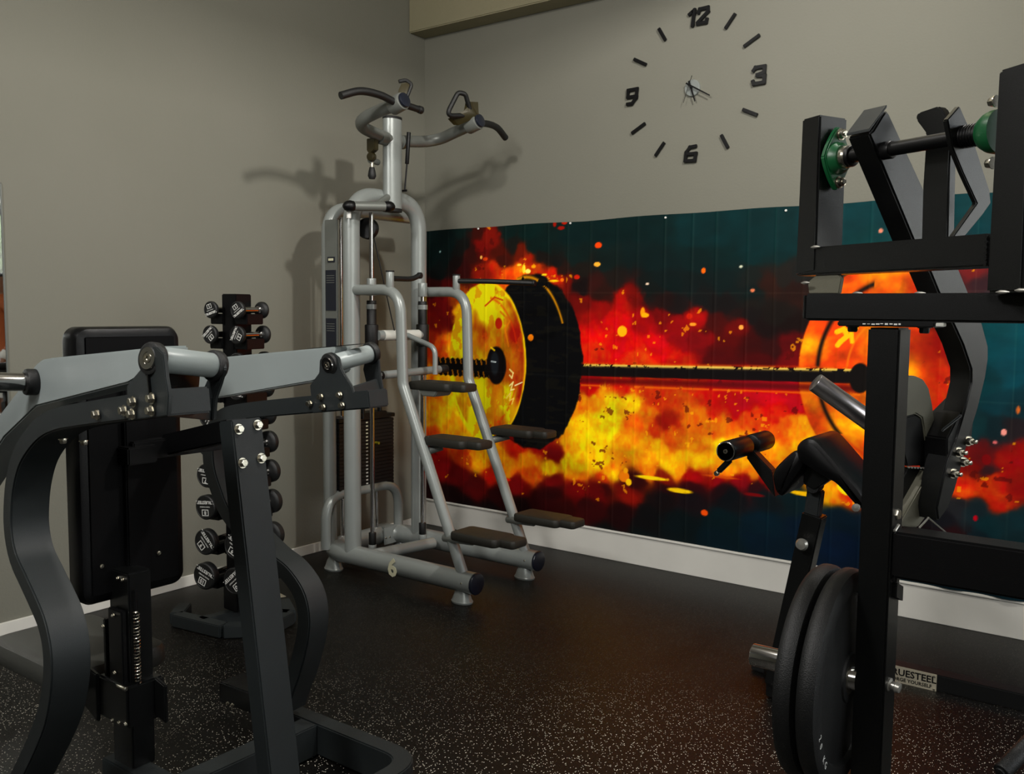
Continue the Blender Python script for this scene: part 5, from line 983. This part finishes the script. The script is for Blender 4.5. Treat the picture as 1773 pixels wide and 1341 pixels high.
def weight_plate(x, label):
    th = thing('weight_plate', label, 'weight plate', (x, py0, pz0), 'rubber plates on the sleeve')
    R = 0.225
    prof = [(0.0, 0.0255), (0.0, 0.05), (0.004, 0.052), (0.010, 0.175), (0.001, 0.182), (0.0, 0.207), (0.004, 0.219), (0.012, 0.2245), (0.020, R), (0.028, 0.2245), (0.038, 0.219), (0.043, 0.207), (0.042, 0.182), (0.033, 0.175), (0.039, 0.052), (0.043, 0.05), (0.043, 0.0255)]
    b = B(); lathe(b, (x, py0, pz0), (1, 0, 0), prof, 72); obj('disc', b, 'rubber', th)
    b = B(); lathe(b, (x+0.001, py0, pz0), (1, 0, 0), [(0, 0.0255), (0, 0.034), (0.0425, 0.034), (0.0425, 0.0255)], 30); obj('hub_ring', b, 'bolt', th)
    bmt = None
    for k, ch in enumerate('20 KG'):
        a = math.radians(-72+k*6)      # around the lower near rim
        c = V((x+0.0425, py0+0.195*math.sin(a), pz0-0.195*math.cos(a)))
        rad = V((0, math.sin(a), -math.cos(a)))
        tb = text_bm(ch, 0.020, frame_m(c, V((1, 0, 0)).cross(rad), (1, 0, 0)), 0.0003)
        if bmt is None: bmt = tb
        else:
            me = bpy.data.meshes.new('x'); tb.to_mesh(me); bmt.from_mesh(me); tb.free(); bpy.data.meshes.remove(me)
    obj('rim_print', bmt, 'text', th, False)
weight_plate(3.386, 'thick black rubber weight plate on the chrome sleeve, the outer left one of the two')
weight_plate(3.432, 'thick black rubber weight plate on the sleeve, the inner one beside the black upright')

# ------------------------------------------------------------ bench with padded rollers, behind the plates
def make_bench():
    th = thing('roller_bench', 'black padded bench with foam leg rollers standing between the mural and the weight plates', 'bench', (2.95, -1.25, 0))
    Yb = -1.36
    def roll(u0, v0, u1, v1, nm='foam_roller'):
        return None
    a = V((2.6819,-1.3600,0.9037))
    for y0, y1 in ((0.0, 0.175), (0.225, 0.385)):
        b = B(); cyl(b, a+V((0, y0, 0)), a+V((0, y1, 0)), 0.0375, 28, 0.008); r_ = obj('foam_roller', b, 'vinyl', th)
        if y0 == 0:
            b = B(); lathe(b, a+V((0, -0.002, 0)), (0, -1, 0), [(0, 0.033), (0.003, 0.031), (0.003, 0.0)], 28); e_ = obj('roller_cap', b, 'black2', th)
            b = B(); lathe(b, a+V((0, -0.003, 0)), (0, -1, 0), [(0.0, 0.035), (0.001, 0.0352), (0.002, 0.033)], 28); obj('cap_ring', b, 'chrome', e_)
            b = B(); lathe(b, a+V((0, -0.005, 0)), (0, -1, 0), [(0.0, 0.009), (0.002, 0.008), (0.002, 0.003), (0.0, 0.003)], 16); obj('cap_screw', b, 'bolt', e_)
    b = B(); cyl(b, a+V((0, 0.17, 0)), a+V((0, 0.23, 0)), 0.016, 16); obj('roller_axle', b, 'black2', th)
    b = B(); beam(b, (2.6917,-1.3400,0.8730), (2.6466,-1.3400,0.8239), 0.02, 0.020); obj('adjust_lever', b, 'black2', th)
    b = B(); beam(b, (2.6466,-1.3400,0.8239), (2.6335,-1.3400,0.8097), 0.018, 0.018); obj('lever_tip', b, 'bolt', th)
    b = B(); prism(b, [(2.6781,-1.1700,0.8590), (2.7020,-1.1700,0.8875), (2.7799,-1.1700,0.8179), (2.7963,-1.1700,0.7208), (2.7736,-1.1700,0.7438)], (0, 0.05, 0), 0.004); obj('roller_arm', b, 'black', th)
    # second, smaller cushion
    def cushion(pts, y0, w, nm, m='vinyl', bev=0.018):
        P = [V(p) for p in pts]; n = len(P); q = []
        for i in range(n):        # round the side profile
            a_, c_, d_ = P[i-1], P[i], P[(i+1) % n]; r = 0.35
            s_, e_ = c_+(a_-c_)*r, c_+(d_-c_)*r
            for k in range(5): t_ = k/4; q.append(s_*(1-t_)**2+c_*2*t_*(1-t_)+e_*t_*t_)
        N = len(q); area = sum(q[i].x*q[(i+1) % N].z-q[(i+1) % N].x*q[i].z for i in range(N)); sg = 1 if area > 0 else -1
        nr = []
        for i in range(N):
            d = (q[(i+1) % N]-q[i-1]); nr.append(V((-d.z, 0, d.x)).normalized()*sg)
        b = B(); rings = []
        for y_, ins in ((0, bev), (bev*0.3, bev*0.3), (bev, 0), (w-bev, 0), (w-bev*0.3, bev*0.3), (w, bev)):
            rings.append([b.verts.new(q[i]+nr[i]*ins+V((0, y_, 0))) for i in range(N)])
        for r0, r1 in zip(rings[:-1], rings[1:]):
            for k in range(N): b.faces.new((r0[k], r0[(k+1) % N], r1[(k+1) % N], r1[k]))
        b.faces.new(rings[0][::-1]); b.faces.new(rings[-1]); return obj(nm, b, m, th)
    cushion([(2.8612,-1.4000,0.8543), (2.9407,-1.4000,0.9421), (2.9768,-1.4000,0.9222), (2.9798,-1.4000,0.8912), (2.9027,-1.4000,0.7674), (2.8777,-1.4000,0.7882)], 0, 0.20, 'shin_pad')
    cushion([(2.9516,-1.4200,0.9494), (2.9664,-1.4200,0.9722), (2.9930,-1.4200,0.9881), (3.0200,-1.4200,0.9848), (3.0671,-1.4200,0.9377), (3.1896,-1.4200,0.8064), (3.1858,-1.4200,0.7664), (3.1583,-1.4200,0.7739), (3.0893,-1.4200,0.8448), (3.0493,-1.4200,0.8592), (3.0006,-1.4200,0.8845), (2.9610,-1.4200,0.9035)], 0, 0.26, 'seat_pad')
    b = B(); prism(b, [(2.9539,-1.3300,0.8793), (3.0489,-1.3300,0.8581), (3.0419,-1.3300,0.8376), (2.9926,-1.3300,0.7959), (2.9522,-1.3300,0.8149)], (0, 0.06, 0), 0.004); obj('pad_frame', b, 'black', th)
    b = B(); lathe(b, (2.9841,-1.3000,0.8063), (0, -1, 0), [(-0.03, 0.022), (0.02, 0.024), (0.026, 0.021), (0.026, 0.0)], 22); obj('pivot_knob', b, 'rubber', th)
    b = B(); beam(b, (2.9645,-1.2700,0.6236), (2.9787,-1.2700,0.7890), 0.045, 0.050, (1, 0, 0)); obj('inner_post', b, 'char', th)
    q0 = V((2.9778,-1.2700,0.7034)); q1 = V((2.9318,-1.2700,0.4483)); q2 = q0+(q1-q0)*(q0.z-0.06)/(q0.z-q1.z)
    b = B(); beam(b, q0, q2, 0.065, 0.070, (1, 0, 0)); obj('outer_post', b, 'black', th)
    b = B(); kp = V((2.9581,-1.3200,0.6039)); lathe(b, kp, (0, -1, 0), [(-0.03, 0.008), (0.0, 0.01), (0.006, 0.019), (0.016, 0.022), (0.026, 0.016), (0.028, 0.0)], 20); obj('pop_pin', b, 'weld', th)
    b = B(); kp = V((3.1658,-1.4400,0.7802)); lathe(b, kp, (0, -1, 0), [(-0.03, 0.006), (0.0, 0.007), (0.004, 0.013), (0.012, 0.012), (0.014, 0.0)], 18); obj('pad_knob', b, 'weld', th)
    # floor frame
    b = B(); beam(b, (q2.x-0.04, -1.24, 0.035), (q2.x+0.16, -1.24, 0.035), 0.06, 0.06); obj('floor_rail', b, 'black', th)
    b = B(); box(b, (2.68, -1.06, 0.0), (2.78, -1.02, 0.035), 0.006); obj('rubber_foot', b, 'rubber', th)
    b = B(); beam(b, (2.75, -1.04, 0.03), (q2.x, -1.24, 0.03), 0.05, 0.05); obj('floor_rail', b, 'black', th)
make_bench()

# ------------------------------------------------------------ seen only in the mirror: a person by the window, a tree outside
def make_person():
    th = thing('person', 'person with short dark hair in an orange-brown shirt and white shorts, seen in the mirror', 'person', (4.95, -0.40, 0))
    x0, y0 = 4.95, -0.40
    vs = [(0, 0, .94), (0, 0, 1.08), (0, 0, 1.28), (0, .01, 1.42), (0, .01, 1.50), (0, 0.01, 1.60), (0, .0, 1.70),
          (-.18, .01, 1.40), (-.25, .03, 1.14), (-.24, -.10, .92), (.18, .01, 1.40), (.25, .03, 1.14), (.24, -.10, .92),
          (-.10, 0, .88), (-.12, -.02, .50), (-.13, .02, .08), (-.13, -.14, .04), (.10, 0, .88), (.12, .02, .50), (.13, .05, .08), (.13, -.11, .04)]
    es = [(0, 1), (1, 2), (2, 3), (3, 4), (4, 5), (5, 6), (3, 7), (7, 8), (8, 9), (3, 10), (10, 11), (11, 12), (0, 13), (13, 14), (14, 15), (15, 16), (0, 17), (17, 18), (18, 19), (19, 20)]
    rad = [.14, .13, .15, .12, .055, .09, .085, .06, .042, .03, .06, .042, .03, .095, .062, .042, .038, .095, .062, .042, .038]
    me = bpy.data.meshes.new('body'); me.from_pydata(vs, es, []); o = bpy.data.objects.new('body', me); COL.objects.link(o)
    md = o.modifiers.new('s', 'SKIN')
    for i, v in enumerate(me.skin_vertices[0].data): v.radius = (rad[i], rad[i]*0.8 if i < 4 else rad[i]); v.use_root = (i == 0)
    sb = o.modifiers.new('u', 'SUBSURF'); sb.levels = 2; sb.render_levels = 2
    bpy.context.view_layer.update()
    m2 = bpy.data.meshes.new_from_object(o.evaluated_get(bpy.context.evaluated_depsgraph_get())); bpy.data.objects.remove(o)
    bm = bmesh.new(); bm.from_mesh(m2); full = bm.copy(); bmesh.ops.translate(bm, verts=bm.verts, vec=(x0, y0, 0)); obj('body', bm, 'skin', th)
    def shell(name, lo, hi, xm, m, off):
        b = full.copy(); b.normal_update()
        dl = [f for f in b.faces if not (lo < f.calc_center_median().z < hi and abs(f.calc_center_median().x) < xm)]
        bmesh.ops.delete(b, geom=dl, context='FACES')
        for v in b.verts: v.co += v.normal*off
        bmesh.ops.translate(b, verts=b.verts, vec=(x0, y0, 0)); obj(name, b, m, th)
    shell('shirt', 0.92, 1.50, 0.26, 'cloth1', 0.014); shell('shorts', 0.55, 0.99, 0.30, 'cloth2', 0.02)
    b = full.copy(); b.normal_update(); bmesh.ops.delete(b, geom=[f for f in b.faces if not (f.calc_center_median().z > 1.66 or (f.calc_center_median().z > 1.56 and f.calc_center_median().y > 0.03))], context='FACES')
    for v in b.verts: v.co += v.normal*0.014
    bmesh.ops.translate(b, verts=b.verts, vec=(x0, y0, 0)); obj('hair', b, 'black2', th); full.free()
    for s in (-1, 1):
        hx = x0+s*0.24; hb = V((hx, y0-0.10, 0.92)); b = B(); cyl(b, hb+V((0, 0, 0.01)), hb+V((0, -0.01, -0.07)), 0.032, 12, 0.012)
        for k in range(4): q = hb+V((-0.024+0.016*k, -0.012, -0.065)); tube(b, [q, q+V((0, -0.01, -0.04)), q+V((0, 0.0, -0.065+0.006*abs(k-1))) ], [0.009, 0.008, 0.006], 8)
        q = hb+V((-s*0.028, -0.01, -0.02)); tube(b, [q, q+V((-s*0.014, -0.02, -0.03)), q+V((-s*0.012, -0.028, -0.055))], [0.010, 0.009, 0.007], 8); obj('hand', b, 'skin', th)
make_person()
def make_tree(x, y, h, r, label):
    th = thing('tree', label, 'tree', (x, y, -0.3)); rr = random.Random(int(x*10))
    b = B(); tube(b, [(x, y, -0.3), (x+0.1, y, h*0.5), (x, y+0.1, h*0.8)], [0.16, 0.12, 0.06], 10); obj('trunk', b, 'bark', th)
    b = B()
    for k in range(22):
        c = V((x+rr.uniform(-r, r), y+rr.uniform(-r, r)*0.8, h*0.75+rr.uniform(-r, r)*0.8)); s = rr.uniform(0.35, 0.7)*r*0.6
        bmesh.ops.create_icosphere(b, subdivisions=2, radius=s, matrix=Matrix.Translation(c))
    for v in b.verts: v.co += V((rr.uniform(-1, 1), rr.uniform(-1, 1), rr.uniform(-1, 1)))*0.08
    obj('crown', b, 'leaf', th)
make_tree(13.0, 3.3, 2.2, 1.5, 'leafy green tree outside the window, seen in the mirror')
struct('ground', box(B(), (-10, 0.4, -0.5), (25, 30, -0.3)), 'bark')
